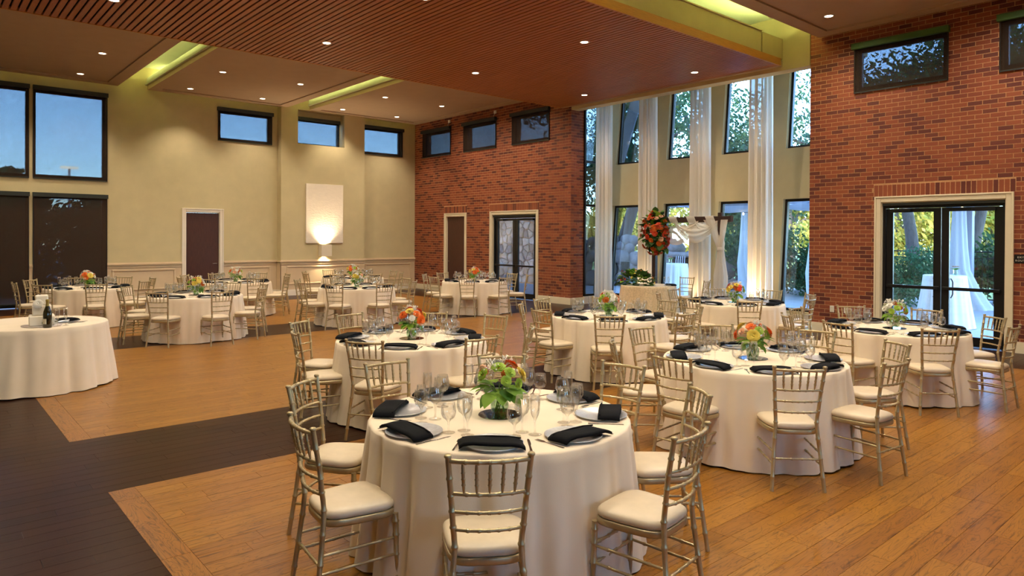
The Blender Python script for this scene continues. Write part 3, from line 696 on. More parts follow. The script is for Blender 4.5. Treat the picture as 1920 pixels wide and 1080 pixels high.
def post_pt(z, s):
    pts = [(.183*s, -.250, 0), (.158*s, -.212, .30), (.143*s, -.196, .47), (.158*s, -.222, .68), (.175*s, -.262, .885)]
    for i in range(4):
        if z <= pts[i+1][2]: break
    u = (z-pts[i][2])/(pts[i+1][2]-pts[i][2]); a, b = Vector(pts[i]), Vector(pts[i+1]); return a+(b-a)*u
CH = []                                               # (part name, mesh)
def seat_outline(sc, z, n=28):
    o = []
    for k in range(n):
        a = 2*PI*k/n; c, s = math.cos(a), math.sin(a)
        x = math.copysign(abs(c)**.48, c); y = math.copysign(abs(s)**.48, s)
        hw = .182 + .018*y
        o.append((x*hw*sc, -.006+y*.187*sc, z))
    return o
def rings_mesh(rs, n=28, cap0=True, cap1=True):
    m = MB(); vs = []; fs = []
    for sc, z in rs: vs += seat_outline(sc, z, n)
    for i in range(len(rs)-1):
        for k in range(n): fs.append((i*n+k, i*n+(k+1) % n, (i+1)*n+(k+1) % n, (i+1)*n+k))
    if cap0: fs.append(tuple(range(n))[::-1])
    if cap1: fs.append(tuple(range((len(rs)-1)*n, len(rs)*n)))
    return m.add(vs, fs, True)
CH.append(('seat_cushion', rings_mesh([(.95,.4255),(1.0,.434),(1.012,.446),(.99,.459),(.92,.469),(.74,.476),(.45,.480),(.15,.481)]).mesh('seat_cushion', MT['cushion'])))
CH.append(('seat_frame', rings_mesh([(.94,.392),(1.0,.392),(1.015,.40),(1.015,.418),(1.0,.425),(.94,.425)]).mesh('seat_frame', MT['gold'])))
for s in (-1, 1):
    pts = [post_pt(z, s) for z in (0, .15, .30, .47, .58, .68, .78, .885)]
    m = MB(); bamboo(m, pts, .0135, .0125, [.10, .22, .34, .44, .56, .66, .76, .87], 10, steps=14); t = post_pt(.885, s)
    m.lathe([(.0125, -.004), (.0165, -.001), (.0165, .007), (.012, .012), (0, .0125)], 10, tuple(t)); CH.append(('rear_leg', m.mesh('rear_leg', MT['gold'])))
    m = MB(); bamboo(m, [(.172*s, .165, .40), (.176*s, .170, .2), (.178*s, .174, 0)], .0155, .0115, [.14, .30, .52, .76], 10); CH.append(('front_leg', m.mesh('front_leg', MT['gold'])))
def back_pt(z, f, bow):                                # f in -1..1 across the back
    a, b = post_pt(z, -1), post_pt(z, 1); p = a+(b-a)*((f+1)/2); p.y -= bow*(1-f*f); return p
for z, r, bow in ((.868, .0105, .034), (.722, .0085, .032), (.640, .008, .030), (.560, .008, .028)):
    m = MB(); bamboo(m, [back_pt(z, f, bow) for f in (-1, -.66, -.33, 0, .33, .66, 1)], r, r, [.2, .36, .5, .64, .8], 8, .0025, 12); CH.append(('back_rail', m.mesh('back_rail', MT['gold'])))
for f in (-.66, -.33, 0, .33, .66):
    a, b = back_pt(.866, f, .034), back_pt(.724, f, .032); m = MB()
    P = [a+(b-a)*t for t in (0, .18, .3, .33, .36, .5, .53, .56, .68, .71, .74, .86, 1)]
    m.tube(P, [.0045, .0075, .0075, .0105, .0075, .0075, .0105, .0075, .0075, .0105, .0075, .0065, .0035], 8); CH.append(('spindle', m.mesh('spindle', MT['gold'])))
for s in (-1, 1):
    for z in (.185, .270):
        a = post_pt(z, s); b = Vector((.1755*s, .1705, z+.008)); m = MB(); bamboo(m, [a, (a+b)/2, b], .0075, .0075, [.25, .5, .75], 8, .0025, 2); CH.append(('stretcher', m.mesh('stretcher', MT['gold'])))
a, b = post_pt(.225, -1), post_pt(.225, 1); m = MB(); bamboo(m, [a, (a+b)/2, b], .0075, .0075, [.2, .4, .6, .8], 8, .0025, 2); CH.append(('stretcher', m.mesh('stretcher', MT['gold'])))
for z in (.185, .28):
    m = MB(); bamboo(m, [(-.176, .171, z), (0, .171, z), (.176, .171, z)], .0075, .0075, [.2, .4, .6, .8], 8, .0025, 2); CH.append(('stretcher', m.mesh('stretcher', MT['gold'])))
def chair(x, y, rz, lab):
    e = empty('banquet_chair', (x, y, 0), rz); tag(e, lab, 'chair', 'gold bamboo-style chairs')
    for nm, me in CH: inst(nm, me, e)
    return e

# ---------------------------------------------------------------- tables
TZ = .742
def cloth_mesh(Rr, seed, mat, flare=.07, amp=.046, nf=17, ztop=TZ, zbot=.006, n=340):
    rd = random.Random(seed); ph = [rd.uniform(0, 2*PI) for _ in range(6)]
    def fold(a):
        b = nf*a+ph[0]+1.3*math.sin(3*a+ph[1])+.6*math.sin(5*a+ph[4]); dep = .75+.35*math.sin(2*a+ph[2])
        return .42 - 1.25*dep*(.5+.5*math.cos(b))**4 + .30*math.cos(7*a+ph[3])
    prof = [(0, 0)]; vs = []; fs = []
    rows = [(Rr*.35, ztop, 0), (Rr*.8, ztop, 0), (Rr-.018, ztop, 0), (Rr-.006, ztop-.003, .0), (Rr, ztop-.012, 0.02)]
    for i in range(1, 15):
        t = i/14; rows.append((Rr+flare*t**1.3, ztop-.012-(ztop-.012-zbot)*t, t))
    for r, z, t in rows:
        for k in range(n):
            a = 2*PI*k/n; g = min(1, t*1.3)**.6
            rr = r + amp*g*fold(a) + .006*g*math.cos(nf*2*a+ph[4]+2*t)
            zz = z
            if t >= .999: zz = zbot + .006*(1+math.sin(5*a+ph[5]))
            vs.append((rr*math.cos(a), rr*math.sin(a), zz))
    for i in range(len(rows)-1):
        for k in range(n): fs.append((i*n+k, (i+1)*n+k, (i+1)*n+(k+1) % n, i*n+(k+1) % n))
    fs.append(tuple(range(n)))
    return MB().add(vs, fs, True).mesh('tablecloth', mat)
def hidden_table(x, y, Rr, lab):
    e = empty('round_table', (x, y, 0)); tag(e, lab, 'table', 'round banquet tables')
    MB().lathe([(0, .705), (Rr-.02, .705), (Rr-.012, .712), (Rr-.012, .73), (Rr-.02, .737), (0, .737)], 40).build('tabletop', MT['arch_wood'], e)
    for k in range(4):
        a = PI/4+k*PI/2; c, s = math.cos(a), math.sin(a); MB().tube([(.45*c*Rr/.75, .45*s*Rr/.75, .705), (.5*c*Rr/.75, .5*s*Rr/.75, 0)], .016, 8).build('leg', MT['black'], e)

# ---------------------------------------------------------------- tableware meshes (setting frame: +y toward the table centre)
charger_me = MB().lathe([(0, .004), (.098, .004), (.108, .010), (.146, .014), (.152, .0165), (.155, .0155), (.153, .012), (.11, .004), (.10, 0), (0, 0)], 40).mesh('charger_plate', MT['silver'])
def napkin_mesh(seed, mat):
    rd = random.Random(seed); m = MB(); nx, ny = 14, 5; vs = []; th = .013
    def top(u, v):
        x = -.165+.33*u; y = -.062+.125*v; skew = rd_s*(u-.5)
        zz = .031 - .012*max(0, abs(x)-.10)/.065 - .010*max(0, abs(x)-.14)/.025 + .002*math.sin(5*u+ph) + .004*(1-abs(2*v-1))*(.5+.5*math.sin(3*u+ph))
        return (x+.006*math.sin(4*v+ph), y+skew+.004*math.sin(6*u+ph), zz)
    ph = rd.uniform(0, 6); rd_s = rd.uniform(-.02, .02)
    for j in range(ny+1):
        for i in range(nx+1): vs.append(top(i/nx, j/ny))
    n = len(vs); vs += [(x, y, z-th) for x, y, z in vs]; W = nx+1; fs = []
    for j in range(ny):
        for i in range(nx):
            a = j*W+i; fs.append((a, a+1, a+W+1, a+W)); fs.append((n+a, n+a+W, n+a+W+1, n+a+1))
    for i in range(nx):
        fs.append((i, n+i, n+i+1, i+1)); a = ny*W+i; fs.append((a, a+1, n+a+1, n+a))
    for j in range(ny):
        a = j*W; fs.append((a, a+W, n+a+W, n+a)); a = j*W+nx; fs.append((a, n+a, n+a+W, a+W))
    m.add(vs, fs, True)
    # turned fold along the inner edge
    m.tube([(-.15, .055, .026), (-.08, .06, .029), (0, .06, .031), (.08, .06, .029), (.15, .055, .024)], [.004, .006, .006, .006, .004], 6)
    return m.mesh('napkin', mat)
napkin_me = [napkin_mesh(s, MT['napkin']) for s in range(5)]
def flat(mb, poly, z0, z1): return mb.prism(poly, z0, z1)
m = MB(); flat(m, [(-.0055,-.10),(.0055,-.10),(.004,.0),(.003,.03),(-.003,.03),(-.004,.0)], 0, .003); flat(m, [(-.003,.03),(.003,.03),(.012,.05),(.012,.06),(-.012,.06),(-.012,.05)], 0, .003)
for k in range(4): x = -.0105+.007*k; flat(m, [(x-.0018,.06),(x+.0018,.06),(x+.001,.10),(x-.001,.10)], 0, .003)
fork_me = m.mesh('fork', MT['steel'])
m = MB(); flat(m, [(-.006,-.10),(.006,-.10),(.005,.0),(-.005,.0)], 0, .004); flat(m, [(-.005,.0),(.005,.0),(.010,.03),(.009,.10),(.002,.125),(-.005,.10)], 0, .002); knife_me = m.mesh('knife', MT['steel'])
def glass_me(nm, prof): return MB().lathe(prof, 20).mesh(nm, MT['glass'])
foot = [(0, .0015), (.030, .0015), (.033, .003), (.030, .0045), (.012, .008), (.0055, .014)]
goblet_me = glass_me('water_goblet', foot+[(.0048, .03), (.005, .055), (.012, .065), (.028, .078), (.036, .098), (.036, .118), (.0335, .140), (.031, .158), (.0300, .158), (.0325, .140), (.035, .118), (.035, .098), (.027, .080), (.008, .069), (0, .068)])
wine_me = glass_me('wine_glass', foot+[(.0045, .03), (.0045, .075), (.010, .085), (.027, .100), (.037, .124), (.036, .148), (.031, .172), (.0285, .188), (.0275, .188), (.030, .172), (.035, .148), (.036, .124), (.026, .102), (.008, .089), (0, .088)])
flute_me = glass_me('champagne_flute', foot+[(.0042, .03), (.0042, .070), (.008, .080), (.018, .100), (.0235, .130), (.0245, .165), (.0225, .205), (.0215, .205), (.0235, .165), (.0225, .130), (.017, .102), (.006, .085), (0, .084)])

# ---------------------------------------------------------------- flowers
def petal(m, mtx, wd, ln, cup):
    vs = []
    for v, wf in ((0, .35), (.45, 1.0), (.8, .9), (1.0, .35)):
        for u in (-1, 0, 1): vs.append(mtx @ Vector((u*wd*wf, ln*v, cup*(v*v) + .25*wd*abs(u)*wf)))
    m.add(vs, [(i*3+j, i*3+j+1, i*3+j+4, i*3+j+3) for i in range(3) for j in range(2)], True)
def bloom_mesh(nm, mat, seed, layers=((.20, 4), (.45, 5), (.75, 7), (1.0, 8))):
    """many-petalled round bloom of radius 1, opening to +z"""
    rd = random.Random(seed); m = MB(); m.lathe([(0, .62), (.12, .60), (.17, .45), (.12, .2), (0, .1)], 8)
    for rr, cnt in layers:
        for k in range(cnt):
            a = 2*PI*(k+rd.random()*.3)/cnt + rr*5; tilt = R(82-62*rr)
            mt = Matrix.Rotation(a, 4, 'Z') @ Matrix.Translation((0, rr*.30, .1+.12*(1-rr))) @ Matrix.Rotation(tilt, 4, 'X')
            petal(m, mt, .30+.18*rr, .52+.22*rr, -.22)
    return m.mesh(nm, mat)
BL_ME = {c: [bloom_mesh('bloom', MT[c], i*7+j) for j in range(2)] for i, c in enumerate(('orange', 'red', 'yellow', 'peach', 'white_petal', 'lime'))}
def bud_mesh(mat):
    m = MB().lathe([(0, 0), (.45, .12), (.62, .45), (.52, .85), (.25, 1.15), (0, 1.25)], 10)
    for k in range(3): petal(m, Matrix.Rotation(k*2.1, 4, 'Z') @ Matrix.Translation((0, .55, .05)) @ Matrix.Rotation(R(86), 4, 'X'), .5, 1.1, .25)
    return m.mesh('bud', mat)
BUD = bud_mesh(MT['peach'])
def leaf_mesh(mat, fold=.2, droop=.25):
    m = MB(); vs = []
    for v, wd in ((0, .04), (.2, .28), (.45, .40), (.7, .30), (.88, .14), (1, .01)):
        for u in (-1, 0, 1): vs.append((u*wd, v, fold*abs(u)*wd - droop*v*v))
    m.add(vs, [(i*3+j, i*3+j+1, i*3+j+4, i*3+j+3) for i in range(5) for j in range(2)], True); return m.mesh('leaf', mat)
LEAF = [leaf_mesh(MT['leaf']), leaf_mesh(MT['leaf'], .1, .45)]; LEAFD = [leaf_mesh(MT['leaf_dark']), leaf_mesh(MT['leaf_dark'], .3, .1)]
def sprig_mesh(seed):
    rd = random.Random(seed); m = MB()
    for k in range(26):
        a, el = rd.uniform(0, 2*PI), R(rd.uniform(25, 90)); r = rd.uniform(.6, 1)
        p = Vector((math.cos(a)*math.cos(el), math.sin(a)*math.cos(el), math.sin(el)))*r
        m.tube([(0, 0, 0), p*.6, p], .012, 3, False)
        s = .07; m.add([p+Vector(d)*s for d in ((1,0,0),(-1,0,0),(0,1,0),(0,-1,0),(0,0,1),(0,0,-1))], [(0,2,4),(2,1,4),(1,3,4),(3,0,4),(2,0,5),(1,2,5),(3,1,5),(0,3,5)])
    return m.mesh('filler_sprig', MT['white_petal'])
SPRIG = [sprig_mesh(1), sprig_mesh(2)]
def aim(d):
    return Vector(d).to_track_quat('Z', 'Y').to_euler()
def arrangement(x, y, z, seed, pal, lab, rad=.115, ch=.175, sprigs=3, nfl=13, nlf=20):
    rd = random.Random(seed); e = empty('flower_centrepiece', (x, y, z), rd.uniform(0, 6)); e.scale = (1.14, 1.14, 1.1); tag(e, lab, 'flowers', 'flower centrepieces')
    MB().lathe([(0, .003), (.036, .003), (.046, .025), (.050, .05), (.042, .08), (.046, .10), (.044, .10), (.040, .08), (.047, .05), (.043, .027), (0, .01)], 10, smooth=False).build('vase', MT['vase'], e)
    m = MB()
    for k in range(9):
        a = k*2.4; m.tube([(.028*math.cos(a), .028*math.sin(a), .012), (.012*math.cos(a+1), .012*math.sin(a+1), .08), (.05*math.cos(a+1), .05*math.sin(a+1), .16)], .003, 5)
    m.build('stems', MT['stem'], e)
    for k in range(nlf):
        a = 2*PI*k/nlf+rd.uniform(-.2, .2); el = R(rd.uniform(-35, 25)); d = Vector((math.cos(a)*math.cos(el), math.sin(a)*math.cos(el), math.sin(el)))
        q = d.to_track_quat('Y', 'Z').to_euler(); s = rd.uniform(.075, .115)
        inst('leaf', rd.choice(LEAF), e, Vector((0, 0, ch-.035))+d*rd.uniform(.03, .06), tuple(q), s)
    for k in range(nfl):
        t = (k+.5)/nfl; el = math.asin(1-1.05*t*.95); a = k*2.39996+rd.uniform(-.25, .25)
        d = Vector((math.cos(a)*math.cos(el), math.sin(a)*math.cos(el), math.sin(el))); c = pal[k % len(pal)]; s = rd.uniform(.031, .042)*(1.15 if c in ('orange', 'yellow') else .9)
        p = Vector((0, 0, ch))+Vector((d.x*rad, d.y*rad, d.z*rad*.8))
        if c == 'bud': inst('bud', BUD, e, p, tuple(aim(d)), s*.8)
        else: inst('bloom', rd.choice(BL_ME[c]), e, p, tuple(aim(d)), s)
    for k in range(sprigs):
        a = rd.uniform(0, 6.28); d = Vector((math.cos(a)*.6, math.sin(a)*.6, .8)); inst('filler_sprig', rd.choice(SPRIG), e, Vector((0, 0, ch+.02))+d*.05, tuple(aim(d)), .085)
    return e

# ---------------------------------------------------------------- the laid tables
TR = .765
TABLES = [  # key, x, y, phrase for labels, palette, cutlery?
 ('T1', 2.65, 3.146, 'the foreground table', ('white_petal', 'lime', 'orange', 'bud', 'lime', 'orange', 'lime', 'yellow', 'red', 'lime', 'orange'), True),
 ('T2', 3.92, 6.07, 'the table behind the foreground one', ('orange', 'yellow', 'red', 'white_petal', 'orange', 'peach'), True),
 ('T3', 7.12, 6.18, 'the table before the sweetheart table', ('lime', 'peach', 'orange', 'white_petal', 'lime'), True),
 ('T4', 5.59, 3.19, 'the table right of foreground one', ('orange', 'peach', 'orange', 'white_petal', 'yellow', 'lime'), True),
 ('T5', 8.77, 3.19, 'the table by right glass doors', ('white_petal', 'lime', 'orange', 'white_petal', 'lime'), True),
 ('T6', 10.22, 6.15, 'the table below the bay drapes', ('orange', 'yellow', 'lime', 'orange', 'red'), True),
 ('T8', 10.17, 13.03, 'the table by far glass doors', ('peach', 'orange', 'lime', 'yellow', 'white_petal'), False),
 ('T9', 7.00, 12.92, 'front table facing lit wall panel', ('yellow', 'lime', 'peach', 'white_petal'), False),
 ('T10', 8.50, 15.90, 'rear table below lit wall panel', ('yellow', 'white_petal', 'lime', 'orange'), False),
 ('T11', 3.82, 12.85, 'front table facing beige wall door', ('peach', 'yellow', 'orange', 'lime', 'white_petal'), False),
 ('T13', 5.60, 15.98, 'rear table beside beige wall door', ('white_petal', 'peach', 'orange', 'lime'), False),
 ('T12', 2.70, 16.00, 'table beside tall dark shaded window', ('orange', 'peach', 'white_petal', 'yellow'), False)]
# measured chairs: (seat angle) -> (angle of the back, distance of the back from the table centre, twist)
ADJ = {('T1', -135): (-134, 1.23, 16), ('T1', 180): (176, 1.20, -4), ('T1', 135): (129, 1.26, -4), ('T1', -90): (-84, 1.25, 4), ('T1', -45): (-40, 1.20, 6), ('T1', 0): (3, 1.24, 8), ('T1', 90): (92, 1.24, -6), ('T1', 45): (48, 1.22, 10),
 ('T2', -135): (-143, 1.15, -5), ('T2', 180): (168, 1.17, -4), ('T2', 135): (129, 1.26, -8), ('T2', 90): (90, 1.31, 5), ('T2', -90): (-89, 1.16, -6), ('T2', 0): (5, 1.24, 5),
 ('T4', -135): (-135, 1.19, 0), ('T4', 180): (179, 1.18, 4), ('T4', -90): (-92, 1.20, -8), ('T4', -45): (-41, 1.28, 6), ('T4', 0): (-1, 1.23, 12),
 ('T5', -135): (-140, 1.18, 2), ('T5', 180): (173, 1.16, -8), ('T5', -90): (-90, 1.18, -4), ('T5', -45): (-41, 1.19, 2), ('T5', 0): (2, 1.19, 2),
 ('T3', -135): (-140, 1.25, 12), ('T3', 180): (174, 1.17, 10), ('T6', -135): (-141, 1.30, 8)}
SIDE = ['nearest', 'near right', 'right', 'far right', 'farthest', 'far left', 'left', 'near left']
def side_word(ang, x, y):
    rel = (ang - math.degrees(math.atan2(-y, -x))) % 360
    return SIDE[int(round(rel/45)) % 8]
rc = random.Random(11)
for ti, (key, tx, ty, ph, pal, cut) in enumerate(TABLES):
    hidden_table(tx, ty, TR-.015, 'round folding table hidden under the cloth of '+ph)
    o = inst('tablecloth', cloth_mesh(TR, ti*13+2, MT['cloth']), None, (tx, ty, 0), rc.uniform(0, 6)); tag(o, 'floor-length ivory tablecloth draped over '+ph, 'tablecloth', 'ivory tablecloths')
    used = {}
    # side words: evenly spaced seats give eight different words
    base_rel = math.degrees(math.atan2(-ty, -tx)); order = sorted(range(8), key=lambda k: (k*45-base_rel+22.5) % 360)
    word = {k: SIDE[i] for i, k in enumerate(order)}
    for k in range(8):
        ang = k*45; sw = word[k]; kk = ang if ang <= 180 else ang-360
        a2, rb, tw = ADJ.get((key, kk), (ang+rc.uniform(-3, 3), rc.uniform(1.18, 1.26), rc.uniform(-7, 7)))
        a = R(a2); rc_ = rb-.262
        chair(tx+math.cos(a)*rc_, ty+math.sin(a)*rc_, a+PI/2+R(tw)*.6, 'gold bamboo-style chair with ivory seat, %s side of %s' % (sw, ph))
        a = R(ang+rc.uniform(-2.5, 2.5)); c, s = math.cos(a), math.sin(a); rz = a+PI/2
        P = lambda u, v: (tx + c*(.60-v) - s*u*-1*-1, ty + s*(.60-v) + c*u*-1*-1)     # u along the table edge, v toward the centre
        def at(u, v): 
            q = Matrix.Rotation(rz, 2) @ Vector((u, v)); return (tx+c*.60+q.x, ty+s*.60+q.y, TZ)
        tag(inst('charger_plate', charger_me, None, at(0, 0), rz), 'round silver charger plate, %s setting of %s' % (sw, ph), 'plate', 'silver chargers')
        nx, ny, nz = at(rc.uniform(-.012, .012), -.058+rc.uniform(-.01, .01))
        tag(inst('napkin', rc.choice(napkin_me), None, (nx, ny, nz+.0125), rz+R(rc.uniform(-9, 9))), 'folded black napkin on the charger, %s setting of %s' % (sw, ph), 'napkin', 'black napkins')
        if cut:
            x_, y_, z_ = at(-.185, -.01); tag(inst('fork', fork_me, None, (x_, y_, z_), rz+R(rc.uniform(-6, 6))), 'silver fork left of charger, %s setting of %s' % (sw, ph), 'fork', 'forks')
            x_, y_, z_ = at(.185, -.01); tag(inst('knife', knife_me, None, (x_, y_, z_), rz+R(rc.uniform(-6, 6))), 'silver knife right of charger, %s setting of %s' % (sw, ph), 'knife', 'knives')
        for nm, me, da, rr, lb in (('water_goblet', goblet_me, 15.5, .47, 'short water goblet'), ('wine_glass', wine_me, 22, .40, 'round wine glass'), ('champagne_flute', flute_me, 29.5, .475, 'slim champagne flute')):
            b = R(ang+da+rc.uniform(-1.5, 1.5)); q = rr+rc.uniform(-.012, .012)
            tag(inst(nm, me, None, (tx+math.cos(b)*q, ty+math.sin(b)*q, TZ), 0, (1.14, 1.14, 1.07)), '%s, %s setting of %s' % (lb, sw, ph), 'glass', lb+'s on the tables')
    tag(MB().lathe([(0, 0), (.125, 0), (.127, .0025), (.125, .005), (0, .005)], 40, smooth=False).build('mirror_tile', MT['mirror'], None, (tx, ty, TZ)), 'round mirror under the flowers of '+ph, 'mirror', 'centrepiece mirrors')
    arrangement(tx, ty, TZ+.005, ti+3, pal, 'low flower centrepiece in a small glass vase on '+ph, sprigs=2+ti % 3)

# ---------------------------------------------------------------- cake table on the left
cx, cy = 1.13, 10.0; ph = 'the cake table'
hidden_table(cx, cy, TR-.015, 'round table hidden under the cake tablecloth')
tag(inst('tablecloth', cloth_mesh(TR, 91, MT['cloth'], .085, .04, 15), None, (cx, cy, 0)), 'floor-length ivory tablecloth under the white cake at far left', 'tablecloth', 'ivory tablecloths')
kx, ky, krz = 1.16, 9.60, R(-6)
e = empty('wedding_cake', (kx, ky, TZ), krz); tag(e, 'three-tier square white cake with a white rose', 'cake')
MB().lathe([(0, 0), (.195, 0), (.2, .004), (.2, .010), (0, .011)], 40).build('cake_board', MT['board'], e)
zz = .011
for hw, hh in ((.125, .115), (.092, .115), (.062, .115)):
    MB().cbox(-hw, hw, -hw, hw, zz, zz+hh, .010).build('tier', MT['cake'], e); zz += hh
def cake_rose(p, d, s, leaves):
    inst('bloom', BL_ME['white_petal'][0], e, p, tuple(aim(d)), s)
    for a in leaves: inst('leaf', LEAFD[1], e, Vector(p)-Vector(d)*.006, tuple(Vector((math.cos(a), -.5, math.sin(a))).to_track_quat('Y', 'Z').to_euler()), .055)
cake_rose((-.035, -.098, .262), (-.1, -.9, .45), .05, (3.6, 5.4)); cake_rose((.125, -.12, .05), (.6, -.7, .3), .028, (.4,)); inst('leaf', LEAFD[0], e, (.02, -.127, .02), (R(80), 0, .6), .05)
e = empty('champagne_bottle', (1.185, 9.36, TZ)); tag(e, 'dark champagne bottle with gold foil neck beside the cake', 'bottle')
b = MB().lathe([(0, .006), (.040, 0), (.044, .006), (.044, .15), (.040, .185), (.026, .225), (.0175, .25), (.0155, .27), (.0155, .285), (0, .285)], 24).build('body', MT['bottle'], e)
MB().lathe([(.0190, .215+.03), (.0165, .27), (.0162, .295), (.0185, .30), (.0185, .315), (.014, .322), (0, .323)], 20).build('foil', MT['foil'], e)
m = MB(); vs = []; nn = 12
for k in range(nn+1):
    a = R(-250+140*k/nn); vs += [(.0446*math.cos(a), .0446*math.sin(a), .045), (.0446*math.cos(a), .0446*math.sin(a), .105)]
m.add(vs, [(2*k, 2*k+2, 2*k+3, 2*k+1) for k in range(nn)], True); m.build('label', MT['paper'], b)
for x, y, lb in ((1.29, 9.43, 'bottle side'), (1.375, 9.46, 'outer')): tag(inst('champagne_flute', flute_me, None, (x, y, TZ)), 'toasting flute next to the champagne bottle, %s one' % lb, 'glass', 'toasting flutes')
tag(inst('charger_plate', charger_me, None, (1.42, 9.86, TZ), 0), 'round silver plate behind the cake and bottle', 'plate')
tag(inst('napkin', napkin_me[2], None, (1.42, 9.86, TZ+.0125), R(30)), 'folded black napkin on the cake table behind the flutes', 'napkin', 'black napkins')
for x, y, a, nm, me, lb in ((1.53, 9.72, -52, 'cake_knife', knife_me, 'silver cake knife lying on the cake table'), (1.50, 9.66, -58, 'serving_fork', fork_me, 'silver serving fork lying on the cake table')):
    o = inst(nm, me, None, (x, y, TZ), R(a), (1.3, 1.3, 1)); tag(o, lb, 'cutlery')

# ---------------------------------------------------------------- sweetheart table with arch
sx, sy = 12.41, 9.62
hidden_table(sx, sy, .60, 'small round table hidden under the sweetheart cloth')
tag(inst('tablecloth', cloth_mesh(.61, 55, MT['cloth_tex'], .10, .02, 13), None, (sx, sy, 0)), 'champagne textured tablecloth on the small sweetheart table before the arch', 'tablecloth')
def garland(name, loc, lab, dims, nfl, nlf, pal, seed, fs=(.03, .045), ls=(.10, .17), rz=0, droop=-.2):
    rd = random.Random(seed); e = empty(name, loc, rz); tag(e, lab, 'flowers'); ax, ay, az = dims
    m = MB()
    for k in range(12):
        a = rd.uniform(0, 6.28); m.tube([(0, 0, az*.2), (ax*.4*math.cos(a), ay*.4*math.sin(a), az*(.3+.3*rd.random()))], .006, 5)
    m.build('stems', MT['stem'], e)
    for k in range(nlf):
        while True:
            d = Vector((rd.gauss(0, 1), rd.gauss(0, 1), rd.gauss(0, 1))).normalized()
            if d.z > droop: break
        p = Vector((d.x*ax, d.y*ay, max(0, az*.15)+abs(az)*.8*max(d.z, -.1) if droop > -.9 else d.z*az))*(rd.uniform(.62, .95) if droop > -.9 else rd.uniform(.12, .98))
        q = (d+Vector((rd.uniform(-.5, .5), rd.uniform(-.5, .5), rd.uniform(-.3, .4)))).to_track_quat('Y', 'Z').to_euler()
        inst('leaf', rd.choice(LEAFD+LEAF[:1]), e, p, tuple(q), rd.uniform(*ls))
    for k in range(nfl):
        while True:
            d = Vector((rd.gauss(0, 1), rd.gauss(0, 1), rd.gauss(0, 1))).normalized()
            if d.z > (droop if droop < -.9 else .05): break
        p = Vector((d.x*ax, d.y*ay, az*.15+abs(az)*.85*d.z if droop > -.9 else d.z*az))*rd.uniform(.92, 1.10)
        inst('bloom', rd.choice(BL_ME[pal[k % len(pal)]]), e, p, tuple(aim(d)), rd.uniform(*fs))
    return e
garland('table_garland', (12.21, 9.80, TZ), 'mounded greenery with orange blooms on the sweetheart table', (.24, .50, .34), 34, 210, ('orange', 'yellow', 'red', 'orange', 'peach', 'yellow'), 8, (.02, .032), (.09, .16))
for x, y, lb in ((12.36, 9.14, 'left'), (12.44, 9.10, 'right')): tag(inst('champagne_flute', flute_me, None, (x, y, TZ)), 'flute beside the garland on the sweetheart table, %s one' % lb, 'glass', 'sweetheart flutes')
tag(inst('charger_plate', charger_me, None, (12.62, 9.17, TZ), 0), 'silver charger on the sweetheart table', 'plate'); tag(inst('napkin', napkin_me[1], None, (12.62, 9.17, TZ+.0125), R(60)), 'folded black napkin on the sweetheart table', 'napkin', 'black napkins')
chair(13.28, 9.35, R(90+8), 'gold chair behind the sweetheart table, back to the bay windows')
chair(12.74, 8.62, R(12), 'gold chair at the right end of the sweetheart table')
# wooden arch
ax_ = 13.62
e = empty('wedding_arch', (ax_, 9.45, 0)); tag(e, 'dark wooden arch draped with ivory fabric before the bay windows', 'arch')
yl, yr = 10.37-9.45, 8.57-9.45
for y in (yl, yr):
    MB().cbox(-.05, .05, y-.05, y+.05, 0, 2.36, .006).build('post', MT['arch_wood'], e)
    MB().cbox(-.32, .32, y-.05, y+.05, 0, .06, .006).build('foot', MT['arch_wood'], e)
MB().cbox(-.054, .054, yr-.28, yl+.26, 2.15, 2.28, .006).build('beam', MT['arch_wood'], e)
def swag(mb, y0, y1, zt, drop, depth, wd, seed):
    """hanging swag between two points of the beam: folds following catenaries"""
    nu, nv = 24, 14; vs = []
    for j in range(nv+1):
        v = j/nv
        for i in range(nu+1):
            u = i/nu; c = 4*u*(1-u)
            z = zt - c**.8*(drop*.22 + drop*.78*v)
            x = -.06 - .022*math.sin(v*PI*7+seed)*c**.5 - depth*c*math.sin(PI*v)
            vs.append((x, y0+(y1-y0)*u+.02*math.sin(7*v+seed), z))
    W = nu+1; mb.add(vs, [(j*W+i, j*W+i+1, j*W+W+i+1, j*W+W+i) for j in range(nv) for i in range(nu)], True)
m = MB(); swag(m, yr+.06, yl-.62, 2.18, .50, .08, 0, 1.); swag(m, yr+.55, yl-.02, 2.18, .56, .07, 0, 2.6); swag(m, yr+.05, yr+.62, 2.18, .36, .05, 0, 4.)
m.build('swag', MT['drape'], e)
